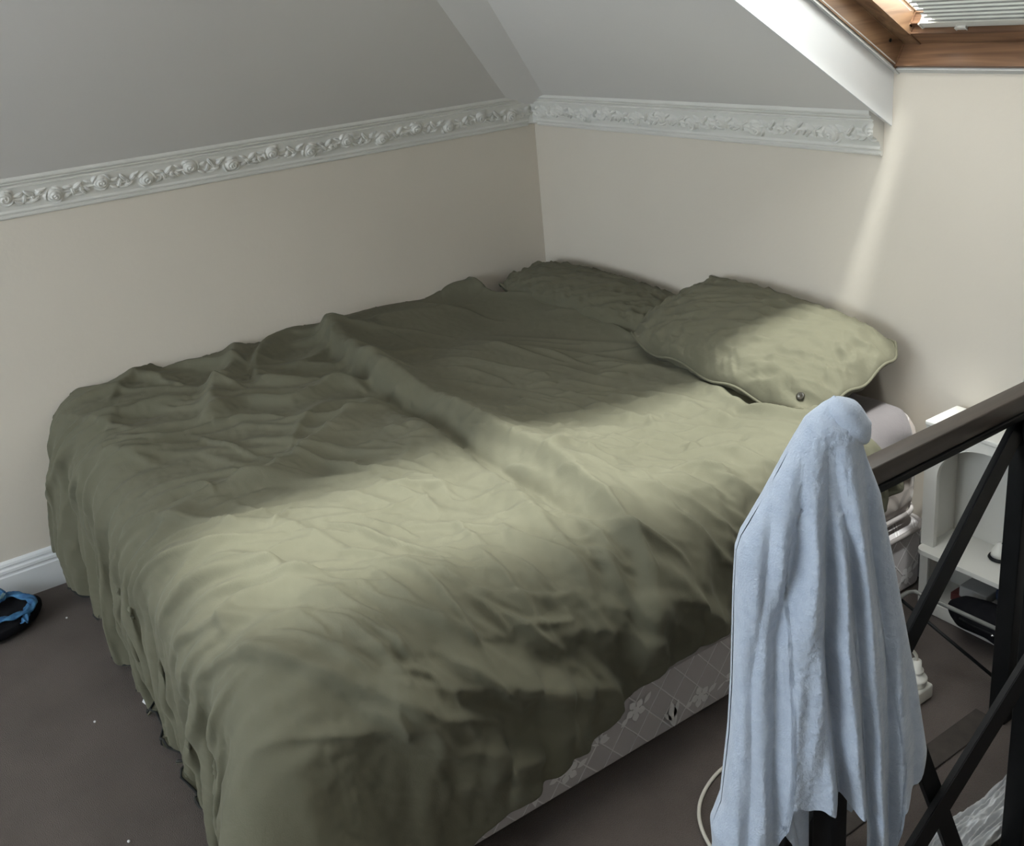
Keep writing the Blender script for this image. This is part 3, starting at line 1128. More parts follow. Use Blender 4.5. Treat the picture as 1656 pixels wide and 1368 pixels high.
# random wrinkles: along the pull towards the foot, towards the right side, and crumpled in between
bs = dx
Hn = {}
n1 = fft_noise(nP, nQ, bs, 0.085, 0.55, 0.10, 31, 0.6)     # long in q
n1b = fft_noise(nP, nQ, bs, 0.045, 0.30, -0.15, 32, 0.6)
n2 = fft_noise(nP, nQ, bs, 0.40, 0.080, 0.25, 33, 0.6)      # long in p
n2b = fft_noise(nP, nQ, bs, 0.22, 0.042, 0.35, 34, 0.6)
n3 = fft_noise(nP, nQ, bs, 0.11, 0.07, 0.6, 35, 0.7)
n3b = fft_noise(nP, nQ, bs, 0.045, 0.032, -0.5, 36, 0.7)
n4 = fft_noise(nP, nQ, bs, 0.6, 0.6, 0, 37, 0.8)


def ridged(n, k=0.9):
    return 1.0 - np.minimum(np.abs(n) * k, 1.6)


wf_ = sstep(gq, 1.25, 1.75) * (1 - 0.75 * sstep(gp, 1.75, 2.0))
wr_ = sstep(gp, 1.35, 1.80) * (1 - 0.7 * sstep(gq, 1.5, 1.8))
wm_ = np.clip(1 - wf_ - wr_, 0, 1)
calm = 1 - 0.65 * sstep(gp * 0 + gq, -1, 0) * (1 - sstep(gq, 0.55, 0.95)) * (1 - sstep(gp, 1.0, 1.5))
Hr = (wf_ * 0.0030 * n1 + wr_ * 0.0028 * n2 + wm_ * 0.0018 * n3 * sstep(gp, 0.7, 1.1) + 0.0005 * n3b)
Hr *= calm
Hr += 0.008 * n4 * (1 - 0.5 * wf_)


def stroke(acc, cp, cq, ang, length, A, wl, wr, bend):
    """one crease: a gently curved asymmetric ridge; ang measured from the p axis"""
    R_ = length / 2 + 3 * max(wl, wr)
    i0, i1 = max(0, int((cp - R_) / dx)), min(nP, int((cp + R_) / dx) + 1)
    j0, j1 = max(0, int((cq - R_) / dx)), min(nQ, int((cq + R_) / dx) + 1)
    if i1 <= i0 or j1 <= j0:
        return
    sp, sq = gp[i0:i1, j0:j1] - cp, gq[i0:i1, j0:j1] - cq
    a = sp * math.cos(ang) + sq * math.sin(ang)
    b = -sp * math.sin(ang) + sq * math.cos(ang)
    t = a / (length / 2)
    b = b - bend * length * (t * t) - 0.06 * length * np.sin(2.2 * t + bend * 9)
    env = np.clip(1 - t * t, 0, 1) ** 0.9
    wd = np.where(b > 0, wr, wl) * (0.55 + 0.45 * env)
    h = A * env * np.exp(-(np.abs(b) / wd) ** 1.6)
    cur = acc[i0:i1, j0:j1]
    acc[i0:i1, j0:j1] = cur + h - 0.45 * np.sign(A) * np.minimum(np.abs(cur), np.abs(h))


rs = random.Random(77)
ST = np.zeros_like(gp)
# long pulls over the foot edge, then down
for k in range(44):
    cp = rs.uniform(0.02, 1.86)
    cq = rs.gauss(1.93, 0.16)
    ln = rs.uniform(0.30, 0.75)
    tilt = math.pi / 2 + rs.gauss(0.06 + 0.40 * min(1, cp / 1.4) * (1.0 if cq < 1.95 else 0.35), 0.13)
    A = rs.uniform(0.008, 0.024)
    w1 = rs.uniform(0.009, 0.018)
    stroke(ST, cp, cq, tilt, ln, A, w1, w1 * rs.uniform(1.4, 3.0), rs.gauss(0, 0.06))
# vertical folds of the hanging foot
for k in range(34):
    cp = (k + rs.uniform(-.35, .35)) * 0.055 + 0.02
    stroke(ST, cp, rs.uniform(2.22, 2.38), math.pi / 2 + rs.gauss(0, 0.07), rs.uniform(0.35, 0.62), rs.uniform(0.006, 0.015), rs.uniform(.010, .016),
           rs.uniform(.016, .028), rs.gauss(0, 0.04))
# long diagonal pulls on the foot half of the top
for k in range(34):
    cp, cq = rs.uniform(0.1, 1.75), rs.uniform(1.25, 1.85)
    stroke(ST, cp, cq, math.pi / 2 + rs.uniform(0.35, 1.15), rs.uniform(0.18, 0.55), rs.uniform(0.006, 0.017), rs.uniform(.006, .012), rs.uniform(.014, .035), rs.gauss(0, 0.10))
# crumple over the lit middle
for k in range(150):
    cp, cq = rs.uniform(0.9, 1.85), rs.uniform(0.45, 1.75)
    stroke(ST, cp, cq, rs.gauss(-0.75, 0.50), rs.uniform(0.06, 0.24), rs.uniform(0.004, 0.012), rs.uniform(.005, .010), rs.uniform(.010, .022), rs.gauss(0, 0.14))
# short pulls turning over the right edge
for k in range(88):
    cp, cq = rs.gauss(1.80, 0.13), rs.uniform(0.35, 1.75)
    stroke(ST, cp, cq, rs.gauss(-0.60, 0.28), rs.uniform(0.10, 0.34), rs.uniform(0.007, 0.018), rs.uniform(.006, .012), rs.uniform(.010, .026), rs.gauss(0, 0.12))
# broad sweeping folds on the right side
for k in range(14):
    cp, cq = rs.uniform(1.95, 2.2), rs.uniform(0.9, 1.7)
    stroke(ST, cp, cq, rs.gauss(-0.75, 0.25), rs.uniform(0.3, 0.6), rs.uniform(0.008, 0.018), rs.uniform(.014, .025), rs.uniform(.03, .05), rs.gauss(0, 0.08))
# calm upper left: few long shallow lines
for k in range(26):
    cp, cq = rs.uniform(0.1, 1.4), rs.uniform(0.3, 1.0)
    stroke(ST, cp, cq, rs.gauss(-0.45, 0.25), rs.uniform(0.15, 0.50), rs.uniform(0.003, 0.008), rs.uniform(.006, .010), rs.uniform(.012, .03), rs.gauss(0, 0.10))
# heavier rumples by the wall
for k in range(15):
    cp, cq = rs.uniform(0.0, 0.75), rs.uniform(0.95, 1.70)
    stroke(ST, cp, cq, rs.uniform(0.8, 2.3), rs.uniform(0.18, 0.48), rs.uniform(0.012, 0.028), rs.uniform(.012, .02), rs.uniform(.03, .065), rs.gauss(0, 0.16))
Hr += 1.25 * ST
# folds parallel to the head edge at the right, where the cover is bunched under the pillow
HALL = Hf + Hr


def head_edge(p):
    xs = [-0.05, 0.10, 0.17, 0.40, 0.70, 0.97, 1.20, 1.45, 1.65, 1.78, 1.95, 2.3]
    ys = [0.36, 0.37, 0.36, 0.245, 0.260, 0.315, 0.365, 0.345, 0.335, 0.31, 0.24, 0.20]
    return np.interp(p, xs, ys)


def side_hem(q):
    """how low the right-hand hem hangs at distance q from the head wall"""
    return np.interp(q, [0.2, 0.30, 0.45, 0.8, 0.93, 1.08, 1.27, 1.42, 1.56, 1.70, 1.8, 2.2],
                     [0.47, 0.39, 0.34, 0.285, 0.28, 0.262, 0.178, 0.146, 0.098, 0.03, -0.02, -0.05])


NU, NV = 500, 520
u = np.linspace(0, 1, NU)[:, None]
v = np.linspace(0, 1, NV)[None, :]
qmax = EY + ARY + 0.585 - AVY
pm_full = EX + ARX + 0.585 - AVX
# iterate: hem length depends on q, head edge on p
Pc = u * (pm_full) + 0 * v
Qc = head_edge(Pc) + (qmax - head_edge(Pc)) * v
for _ in range(6):
    pm = EX + ARX + 0.585 - AVX - side_hem(Qc)
    Pc = u * pm
    Qc = head_edge(Pc) + (qmax - head_edge(Pc)) * v
# slack at the foot hem: uneven
hn = fft_noise(1024, 4, 0.006, 0.16, 10, 0, 51, 0.6)[:, 0]
hn2 = fft_noise(1024, 4, 0.006, 0.07, 10, 0, 52, 0.6)[:, 0]


def s1(f, t):
    i = np.clip(t / 0.006, 0, 1020)
    k = i.astype(int)
    return f[k] * (1 - (i - k)) + f[k + 1] * (i - k)


ox = np.maximum(Pc - EX, 0)
oy = np.maximum(Qc - EY, 0)
dd = np.hypot(ox, oy)
nx = np.where(dd > 0, ox / np.maximum(dd, 1e-6), 0)
ny = np.where(dd > 0, oy / np.maximum(dd, 1e-6), 0)
AH, AV = nx ** 2 * AHX + ny ** 2 * AHY, nx ** 2 * AVX + ny ** 2 * AVY
AR = nx ** 2 * ARX + ny ** 2 * ARY + 1e-9
th_ = np.minimum(dd / np.maximum(AR, 0.01), 1.0) * pi / 2
out = AH * np.sin(th_)
drop = AV * (1 - np.cos(th_)) + np.maximum(dd - AR, 0) * (dd > 0)
ztop = 0.582 + 0.030 * (1 - sstep(Pc, 0.0, 0.35)) + 0.012 * (1 - sstep(Pc, 0.3, 1.2)) + 0.0 * Qc
# the cover rides up over the left pillow near the head
ztop = ztop + 0.030 * sstep(Pc, 0.10, 0.30) * (1 - sstep(Pc, 0.80, 1.10)) * (1 - sstep(Qc, 0.24, 0.55))
hang = sstep(drop, 0.03, 0.45)
corner = (2 * nx * ny) * sstep(np.minimum(ox, oy), 0.0, 0.16)                      # 0 on the straight sides, 1 on the diagonal
# standing cone of cloth at the foot corner, wavy hem along the foot and side
Pf, Qs = np.minimum(Pc, EX), np.minimum(Qc, EY)


def along(f, k, sc=1.0):
    """a value that runs along the hem: by p on the foot, by q on the side, steady in the corner"""
    return s1(f, Pf * sc + k) * ny ** 2 + s1(f, (2.6 - Qs) * sc + k + 1.9) * nx ** 2


wave = along(hn, 0.2) * 0.018 + along(hn2, 0.5) * 0.007
ang = np.arctan2(oy, np.maximum(ox, 1e-6))
flare = hang * (0.014 + wave * (0.25 + 0.75 * ny)) + corner * hang * 0.10 * (1 + 0.30 * np.cos(ang * 6 + 0.6))
flare = np.maximum(flare, -0.012 * hang) + ny ** 2 * hang * 0.055 * (1 - sstep(Pf, 0.0, 0.30))
zz = ztop - drop
floor_z = 0.012 + 0.004 * (along(hn2, 0.9) + 1)
over = np.maximum(floor_z - zz, 0)
zz = np.maximum(zz, floor_z)
spread = over * 0.55
Xd = np.minimum(Pc, EX) + nx * (out + flare + spread)
Yd = -(np.minimum(Qc, EY) + ny * (out + flare + spread))
# hem line: slightly lifted and turned at random along the foot
lift = (0.018 + 0.018 * along(hn, 1.3)) * sstep(v + 0 * u, 0.93, 1.0) * (1 - corner) * ny
Zd = zz + np.clip(lift, 0, 0.05)
B = np.stack([Xd, Yd, Zd], -1)
# displace along the surface normal
Tu = np.gradient(B, axis=0)
Tv = np.gradient(B, axis=1)
Nn = np.cross(Tv, Tu)
Nn /= np.maximum(np.linalg.norm(Nn, axis=-1, keepdims=True), 1e-9)
flip = np.where((Nn[..., 2] < 0) & (drop < 0.02), -1, 1)
if (Nn[NU // 3, NV // 2, 2]) < 0:
    Nn = -Nn
Hs = sample(HALL, dx, np.clip(Pc, 0, 2.59), np.clip(Qc, 0, 2.69))
# bunched folds along the head edge on the right
de = Qc - head_edge(Pc)
bunch = sstep(Pc, 1.30, 1.48) * (0.026 * np.exp(-((de - 0.030) / 0.018) ** 2) + 0.030 * np.exp(-((de - 0.085 - 0.02 * np.sin(Pc * 13)) / 0.022) ** 2)
                                 + 0.016 * np.exp(-((de - 0.150 - 0.03 * np.sin(Pc * 9 + 1)) / 0.02) ** 2))
Hs = Hs + bunch
# rolled edge along the whole head edge
Hs = Hs + 0.012 * np.exp(-(de / 0.02) ** 2) - 0.010 * np.exp(-((de) / 0.006) ** 2)
damp = 1 - 0.5 * sstep(over, 0.0, 0.05)
Hs = Hs * damp * (1 - 0.85 * sstep(corner, 0.1, 0.7) * sstep(drop, .03, .15))
# folds on the hanging foot: deep vertical pleats
B = B + Nn * Hs[..., None]
B[..., 1] -= 0.55 * sample(LEAN, dx, np.clip(Pc, 0, 2.59), np.clip(Qc, 0, 2.69)) * (1 - sstep(drop, 0.0, 0.1))
B[..., 0] = np.maximum(B[..., 0], 0.008)
B[..., 2] = np.maximum(B[..., 2], 0.006)
B[..., 2] = np.maximum(B[..., 2], 0.554 - drop)
duv = thing('duvet', 'crumpled olive green duvet thrown over the bed, hanging to the carpet at the foot', 'duvet', (0.9, -1.1, 0.56))
g = grid_obj('cover', B, M_duvet, duv)
sol = g.modifiers.new('thickness', 'SOLIDIFY')
sol.thickness = 0.006
sol.offset = -1.0
# stitched hem along the foot (dark overlock edge)
hp = [tuple(B[i, -1] + np.array([0, -0.001, 0.0])) for i in range(0, NU, 3)]
tube('hem_seam', hp, 0.0035, M_stitch, duv, 6)
tv, tf = tube_data([(0.845, -1.945, 0.050), (0.848, -1.962, 0.034), (0.852, -1.978, 0.016)], 0.011, 8, 0.12)
mesh_obj('care_tag', tv, tf, M_lint, g, True)['label'] = 'small white care tag at the foot hem'
adopt(duv)


# ------------------------------------------------------------------ pillows
def pillow(name, label, cen, sx, sy, th, rot, seed, buttons=0, pinch=0.07, group=None):
    root = thing(name, label, 'pillow', cen, group)
    n, m = 170, 130
    a = np.sin(np.linspace(-pi / 2, pi / 2, n))[:, None] + np.zeros((n, m))
    b = np.sin(np.linspace(-pi / 2, pi / 2, m))[None, :] + np.zeros((n, m))
    f1 = fft_noise(256, 256, 0.01, 0.30, 0.06, 0.5, seed, 0.7)
    f2 = fft_noise(256, 256, 0.01, 0.16, 0.05, -0.8, seed + 1, 0.7)
    f3 = fft_noise(256, 256, 0.01, 0.07, 0.05, 0.0, seed + 2, 0.7)
    out_ = []
    # edges bow inwards between the corners
    ear = 1 - 0.75 * (sstep(-a, .5, 1) * sstep(b, .5, 1))
    X = a * sx / 2 * (1 - 0.13 * ear * b ** 4) * (1 - pinch * (1 - b ** 2) * 0.35 * np.abs(a) ** 2)
    Y = b * sy / 2 * (1 - 0.16 * ear * a ** 4) * (1 - pinch * (1 - a ** 2) * 0.8 * np.abs(b) ** 2)
    prof_ = ((1 - np.abs(a) ** 3.0) ** 0.60) * ((1 - np.abs(b) ** 2.6) ** 0.58)
    edge = np.maximum(np.abs(a), np.abs(b))
    for sg in (1, -1):
        w_ = 1.15 * (0.0045 * ridged(sample(f1, .01, X + 1.2, Y + 1.2)) + 0.004 * ridged(sample(f2, .01, X + 1.2, Y + 1.2)) * sstep(edge, 0.3, 0.95)
              + 0.0018 * sample(f3, .01, X + 1.2, Y + 1.2))
        # gathers running in from the short ends and corners
        w_ = w_ + 0.006 * np.sin(b * 17 + seed + 2 * a) * sstep(np.abs(a), 0.45, 0.95) * (1 - sstep(np.abs(a), .96, 1))
        Z = sg * (th / 2 * prof_ * (0.95 if sg > 0 else 0.75) + np.clip(w_, -.012, .02) * np.minimum(prof_ * 2.2, 1))
        Z = Z + 0.012 * np.sin(a * 9 + seed) * sstep(np.abs(b), .85, 1.0) + 0.010 * np.sin(b * 8 + seed) * sstep(np.abs(a), .88, 1)
        out_.append(np.stack([X, Y, Z], -1))
    top, bot = out_
    R_ = np.array(Euler(rot).to_matrix())
    T_ = lambda P: P @ R_.T + np.array(cen)
    both = np.concatenate([top, bot[:, ::-1]], axis=1)      # wrap top and bottom into one tube, ends closed by the pinched rim
    P = T_(both)
    P[..., 1] = np.minimum(P[..., 1], -0.006)
    P[..., 0] = np.maximum(P[..., 0], 0.008)
    o = grid_obj('pillowcase', P, M_pillow, root, wrap=True)
    # flange seam all round
    ring_ = [top[i, 0] for i in range(0, n, 3)] + [top[-1, j] for j in range(0, m, 3)] + [top[i, -1] for i in range(n - 1, -1, -3)] + [top[0, j] for j in range(m - 1, -1, -3)]
    ring_ = [tuple(np.minimum(T_(p), [9, -0.012, 9])) for p in ring_]
    tube('seam', ring_ + [ring_[0]], 0.0045, M_pillow, root, 6)
    for (ba, bb) in (buttons or []):
        i = int((math.asin(ba) + pi / 2) / pi * (n - 1))
        j = int((math.asin(bb) + pi / 2) / pi * (m - 1))
        c = Vector(T_(top[i, j]))
        nrm = Vector(R_ @ np.array([0.25 * ba, 0.6 * bb, 0.8])).normalized()
        bt = lathe('button', [(0.0, 0.003), (0.004, 0.0032), (0.007, 0.005), (0.010, 0.004), (0.0115, 0.0015), (0.010, -0.002)][::-1], (0, 0, 0), M_button, o, 20)
        bt.matrix_basis = Matrix.Translation(c + nrm * 0.002) @ nrm.to_track_quat('Z', 'Y').to_matrix().to_4x4()
    adopt(root)
    return root, T_


pillow('pillow', 'plump olive green pillow beside the bare grey sheet, a dark button on its corner',
       (1.335, -0.205, 0.665), 0.80, 0.43, 0.20, (math.radians(15), math.radians(3), math.radians(-2)), 61, buttons=[(0.87, -0.80)])
pillow('pillow', 'shaded olive green pillow in the corner of the room, tucked half under the duvet',
       (0.50, -0.160, 0.622), 0.90, 0.30, 0.150, (math.radians(6), math.radians(1), math.radians(2)), 73)

# ------------------------------------------------------------------ black steel rack with a dark wooden rail
rack = thing('metal_rack', 'black steel cross-braced rack with a dark brown wooden top rail beside the bed', 'rack', (2.25, -0.37, 0.0))
XA, XB = 2.25, 2.5
b = box('top_rail', (XA - .028, -1.12, 0.786), (XA + .012, -0.012, 0.826), M_rail, rack, 0.003)
b['label'] = 'dark brown wooden rail'
box('rail_channel', (XA - .020, -1.12, 0.771), (XA + .016, -0.012, 0.7855), M_black, rack, 0.002)
# posts
box('post', (XA - .02, -0.395, 0.0), (XA + .02, -0.335, 0.7705), M_black, rack, 0.003)
box('post', (XA - .02, -1.12, 0.0), (XA + .02, -1.08, 0.7705), M_black, rack, 0.003)
box('post', (XB - .02, -0.755, 0.0), (XB + .02, -0.705, 0.93), M_black, rack, 0.003)
box('post', (XB - .018, -1.296, 0.0), (XB + .018, -1.259, 1.115), M_black, rack, 0.003)
lathe('post_cap', [(0.026, 0.0), (0.028, 0.004), (0.026, 0.014), (0.012, 0.022), (0.0, 0.023)][::1], (XB, -1.2775, 1.1155), M_black, rack, 24)
# cross bars joining the two frames
beam('cross_bar', (XA, -1.10, 0.745), (XB, -1.275, 0.80), 0.03, 0.03, M_black, rack, (0, 1, 0))
beam('cross_bar', (XA, -0.365, 0.745), (XB, -0.73, 0.80), 0.03, 0.03, M_black, rack, (0, 0, 1))
# diagonal braces (flat bars)
beam('brace', (XA, -0.385, 0.770), (XA, -1.085, -0.02 + 0.035), 0.050, 0.014, M_black, rack)
beam('brace', (XB + .004, -0.745, 0.495), (XB + .004, -1.285, 0.105), 0.050, 0.012, M_black, rack)
beam('brace', (XB - .012, -0.86, 0.012), (XB - .012, -1.27, 0.97), 0.036, 0.012, M_black, rack)
# thin dark brown strip on the carpet between the posts of the far frame
box('bottom_strip', (XA - .050, -1.08, 0.0005), (XA + .006, -0.395, 0.006), M_strip, rack, 0.002)
adopt(rack)

# thin folding wire stand between the rack and the bedside shelf
ws = thing('wire_stand', 'thin grey metal rod stand standing in front of the white bedside shelf', 'stand', (2.15, -0.45, 0.0))
tube('rod', [(2.42, -0.32, 0.190), (1.975, -0.32, 0.181), (1.965, -0.335, 0.180), (1.965, -0.62, 0.176)], 0.0055, M_rod, ws, 10)
tube('rod', [(1.957, -0.345, 0.165), (1.957, -0.60, 0.155)], 0.003, M_rod, ws, 10)
tube('leg', [(1.962, -0.36, 0.170), (2.235, -0.285, 0.003)], 0.0045, M_black, ws, 10)
tube('leg', [(1.967, -0.60, 0.176), (1.967, -0.62, 0.003)], 0.0045, M_rod, ws, 10)
tube('leg', [(2.40, -0.32, 0.190), (2.40, -0.32, 0.003)], 0.0045, M_rod, ws, 10)
adopt(ws)

# ------------------------------------------------------------------ towel hung over the tall post
E1 = np.array([.557, .831, 0.0])
E2 = np.array([.831, -.557, 0.0])
AX = np.array([2.5, -1.2775, 0.0])
LEFT = [(-0.016, 1.152), (-0.030, 1.146), (-0.044, 1.117), (-0.067, 1.075), (-0.098, 1.014), (-0.127, 0.963), (-0.134, 0.94), (-0.138, 0.875), (-0.144, 0.723),
        (-0.150, 0.636), (-0.164, 0.51), (-0.180, 0.464), (-0.178, 0.417), (-0.185, 0.33)]
RIGHT = [(0.010, 1.152), (0.026, 1.144), (0.043, 1.119), (0.030, 1.100), (0.039, 1.066), (0.057, 1.016), (0.071, 0.941), (0.09, 0.843), (0.113, 0.728), (0.134, 0.598),
         (0.134, 0.55), (0.135, 0.50), (0.13, 0.33)]


def interp_z(tab, z):
    t = sorted(tab, key=lambda a: a[1])
    return np.interp(z, [a[1] for a in t], [a[0] for a in t])


CRE = [  # (z -> a) centre lines of the creases, depth, width
    ([(-0.050, 1.071), (-0.061, 0.969), (-0.090, 0.823), (-0.097, 0.551), (-0.098, 0.33)], .022, .013),
    ([(-0.020, 1.03), (-0.022, 0.95), (-0.022, 0.817), (-0.011, 0.656), (0.001, 0.542), (0.005, 0.33)], .034, .0095),
    ([(-0.011, 1.066), (0.005, 0.963), (0.019, 0.813), (0.038, 0.538), (0.051, 0.33)], .021, .0085),
    ([(0.030, 1.06), (0.035, 1.007), (0.059, 0.809), (0.071, 0.535), (0.078, 0.33)], .023, .0085),
    ([(-0.09, 1.02), (-0.105, 0.9), (-0.123, 0.75), (-0.128, 0.55), (-0.145, 0.33)], .012, .010),
    ([(0.02, 1.07), (0.028, .97), (0.045, .80), (0.058, .6), (.065, .33)], .008, .007),
    ([(0.06, .9), (0.08, .80), (0.105, .65), (.108, .55), (.11, .33)], .007, .012),
]
tn = fft_noise(256, 512, 0.003, 0.035, 0.22, 0, 81, 0.7)
tn2 = fft_noise(256, 512, 0.003, 0.013, 0.013, 0, 82, 0.7)
NA, NZ = 420, 360
fr = np.linspace(0, 1, NA)                      # 0..1 round the front, left to right
sgrid = np.linspace(0, 1, NZ)


def towel_sheet(front, hem_fun):
    """one hanging face of the towel; returns (NZ, NA, 3)"""
    # column position expressed as a fraction of the half-widths
    f = -np.cos(fr * pi) * 0.35 + (2 * fr - 1) * 0.65
    P = np.zeros((NZ, NA, 3))
    ztop = 1.156
    hem = hem_fun(fr)
    for j in range(NZ):
        s = sgrid[j]
        zc = ztop - (ztop - hem) * s
        l = interp_z(LEFT, zc)
        r_ = interp_z(RIGHT, zc)
        top_r = np.clip((ztop - zc) / 0.03, 0, 1) ** 0.5
        mid = (l + r_) / 2
        half = (r_ - l) / 2 * np.maximum(top_r, 0.02)
        a = mid + half * f
        dep = np.interp(zc, [0.33, 0.6, 0.9, 1.05, 1.12, 1.156], [0.075, 0.072, 0.060, 0.044, 0.034, 0.004])
        round_ = np.sqrt(np.clip(1 - f * f, 0, 1))
        if front:
            bdep = dep * round_ ** 0.75
            grow = np.interp(zc, [0.33, 0.7, 0.95, 1.07, 1.12], [1.0, 1.0, 0.75, 0.25, 0.0])
            for tab, A, w_ in CRE:
                c = interp_z(tab, zc)
                d = a - c
                bdep = bdep - A * grow * np.exp(-np.abs(d / w_) ** 1.6)
                bdep = bdep + 0.35 * A * grow * np.exp(-((np.abs(d) - 2.2 * w_) / (1.5 * w_)) ** 2)
            bdep = np.maximum(bdep, np.where(np.abs(a) < 0.034, np.minimum(0.034, dep * 0.95), 0.012) * round_)
            # rounded tubes between creases
            bdep = bdep + 0.003 * round_ * grow * sample(tn, .003, a + .25, zc + 0 * a)
        else:
            bdep = -dep * round_ ** 0.75 - 0.004 * round_ * np.sin(a * 120) * np.clip((1.1 - zc) * 4, 0, 1)
        fz = 0.0005 * round_ * sample(tn2, .003, a + .25, zc + 0 * a)
        bdep = bdep + (fz if front else -fz)
        P[j] = AX + a[:, None] * E1 + bdep[:, None] * E2
        P[j, :, 2] = zc
    return P


def front_hem(f):
    # 0..0.34 long left folds, then the short middle panel, the long right strip and the right flap
    hem = np.interp(f, [0, 0.30, 0.31, 0.32, 0.50, 0.62, 0.625, 0.635, 0.79, 0.795, 0.805, 0.93, 1.0],
                    [0.36, 0.35, 0.46, 0.552, 0.549, 0.540, 0.45, 0.41, 0.37, 0.46, 0.527, 0.562, 0.600])
    return hem + 0.003 * np.sin(f * 60)


def back_hem(f):
    return np.interp(f, [0, .30, .40, .47, .475, .60, .66, .72, 1.0], [0.36, 0.37, 0.40, 0.47, 0.60, 0.60, 0.42, 0.40, 0.58])


towel = thing('towel', 'pale blue fluffy towel draped over the tall black post in front of the bed', 'towel', (2.5, -1.2775, 1.14))
gf = grid_obj('front_fall', towel_sheet(True, front_hem), M_terry, towel)
gb = grid_obj('back_fall', towel_sheet(False, back_hem)[:, ::-1], M_terry, towel)
# rolled lobe of cloth bulging beside the post top
bm = bmesh.new()
bmesh.ops.create_uvsphere(bm, u_segments=40, v_segments=28, radius=1.0)
for vtx in bm.verts:
    c = vtx.co
    k = 1 + 0.05 * math.sin(c.x * 4) * math.cos(c.z * 5)
    p = AX + E1 * (0.014 + 0.028 * c.x * k + 0.003 * c.z) + E2 * (0.006 + 0.030 * c.y * k)
    vtx.co = (p[0], p[1], 1.122 + 0.030 * c.z * k - 0.010 * c.x - 0.5 * 0.020 * c.x * abs(c.x))
bm_obj('top_fold', bm, M_terry, towel, True)
# curled inside corner of the back fall seen under the middle panel
cu = []
for i in range(60):
    t = i / 59
    row = []
    for k in range(40):
        f = k / 39
        a = -0.096 + 0.058 * f + 0.010 * t * (1 - f) - 0.0
        zlow = np.interp(f, [0, .35, .7, .9, 1.0], [0.50, 0.46, 0.41, 0.402, 0.42])
        z = 0.515 - (0.515 - zlow) * t
        bdep = 0.022 + 0.016 * math.sin(f * pi * 1.15 + 0.3) - 0.010 * math.exp(-((f - 0.45 - 0.25 * t) / 0.10) ** 2)
        p = AX + E1 * a + E2 * bdep
        row.append((p[0], p[1], z))
    cu.append(row)
gc = grid_obj('curled_corner', np.array(cu), M_terry, towel)
so = gc.modifiers.new('thickness', 'SOLIDIFY')
so.thickness = 0.004
adopt(towel)

# ------------------------------------------------------------------ white bedside shelf with arched opening
NX0, NX1, NY, NTOP = 1.868, 2.36, -0.150, 0.562
ns = thing('bedside_shelf', 'white bedside shelf unit with an arched opening, between bed and rack', 'bedside table', (2.11, -0.07, 0.0))
yb, t_ = -0.020, 0.014
yi = NY + t_
box('side_panel', (NX0, yi, 0.0), (NX0 + t_, yb, NTOP - t_), M_nightwhite, ns, .001)
box('side_panel', (NX1 - t_, yi, 0.0), (NX1, yb, NTOP - t_), M_nightwhite, ns, .001)
box('back_panel', (NX0 + t_, yb - .006, 0.03), (NX1 - t_, yb, NTOP - t_), M_nightwhite, ns, .001)
box('top', (NX0 - .003, NY - .002, NTOP - t_), (NX1 + .003, yb + .001, NTOP), M_nightwhite, ns, .003)
# front frame with the arch cut out
ax0, ax1, az0, az1, ar = NX0 + 0.037, NX1 - 0.037, 0.206, 0.522, 0.135
arch = [(ax0, az0)]
for k in range(17):
    a = math.radians(180 - 90 * k / 16)
    arch.append((ax0 + ar + ar * math.cos(a), az1 - ar * 0.82 + ar * 0.82 * math.sin(a)))
for k in range(17):
    a = math.radians(90 - 90 * k / 16)
    arch.append((ax1 - ar + ar * math.cos(a), az1 - ar * 0.82 + ar * 0.82 * math.sin(a)))
arch.append((ax1, az0))
outer = []
zt_ = NTOP - t_
n = len(arch)
for i, (x, z) in enumerate(arch):
    if i == 0:
        outer.append((NX0, az0))
    elif i == n - 1:
        outer.append((NX1, az0))
    elif i <= 8:
        t = i / 8.0
        outer.append((NX0, az0 + (zt_ - az0) * (0.35 + 0.65 * t)))
    elif i >= n - 9:
        t = (n - 1 - i) / 8.0
        outer.append((NX1, az0 + (zt_ - az0) * (0.35 + 0.65 * t)))
    else:
        t = (i - 8) / (n - 17.0)
        outer.append((NX0 + (NX1 - NX0) * t, zt_))
V, F = [], []
for (x, z), (X_, Z_) in zip(arch, outer):
    V += [(x, NY, z), (X_, NY, Z_), (x, yi, z), (X_, yi, Z_)]
for i in range(n - 1):
    a, b2 = 4 * i, 4 * (i + 1)
    F += [(a, a + 1, b2 + 1, b2), (a + 2, b2 + 2, b2 + 3, a + 3), (a, b2, b2 + 2, a + 2), (a + 1, a + 3, b2 + 3, b2 + 1)]
F += [(0, 2, 3, 1), (4 * n - 4, 4 * n - 3, 4 * n - 1, 4 * n - 2)]
mesh_obj('arched_front', V, F, M_nightwhite, ns)
box('front_stile', (NX0, NY, 0.0), (NX0 + .024, yi, az0 - .0005), M_nightwhite, ns, .001)
box('front_stile', (NX1 - .037, NY, 0.0), (NX1, yi, az0 - .0005), M_nightwhite, ns, .001)
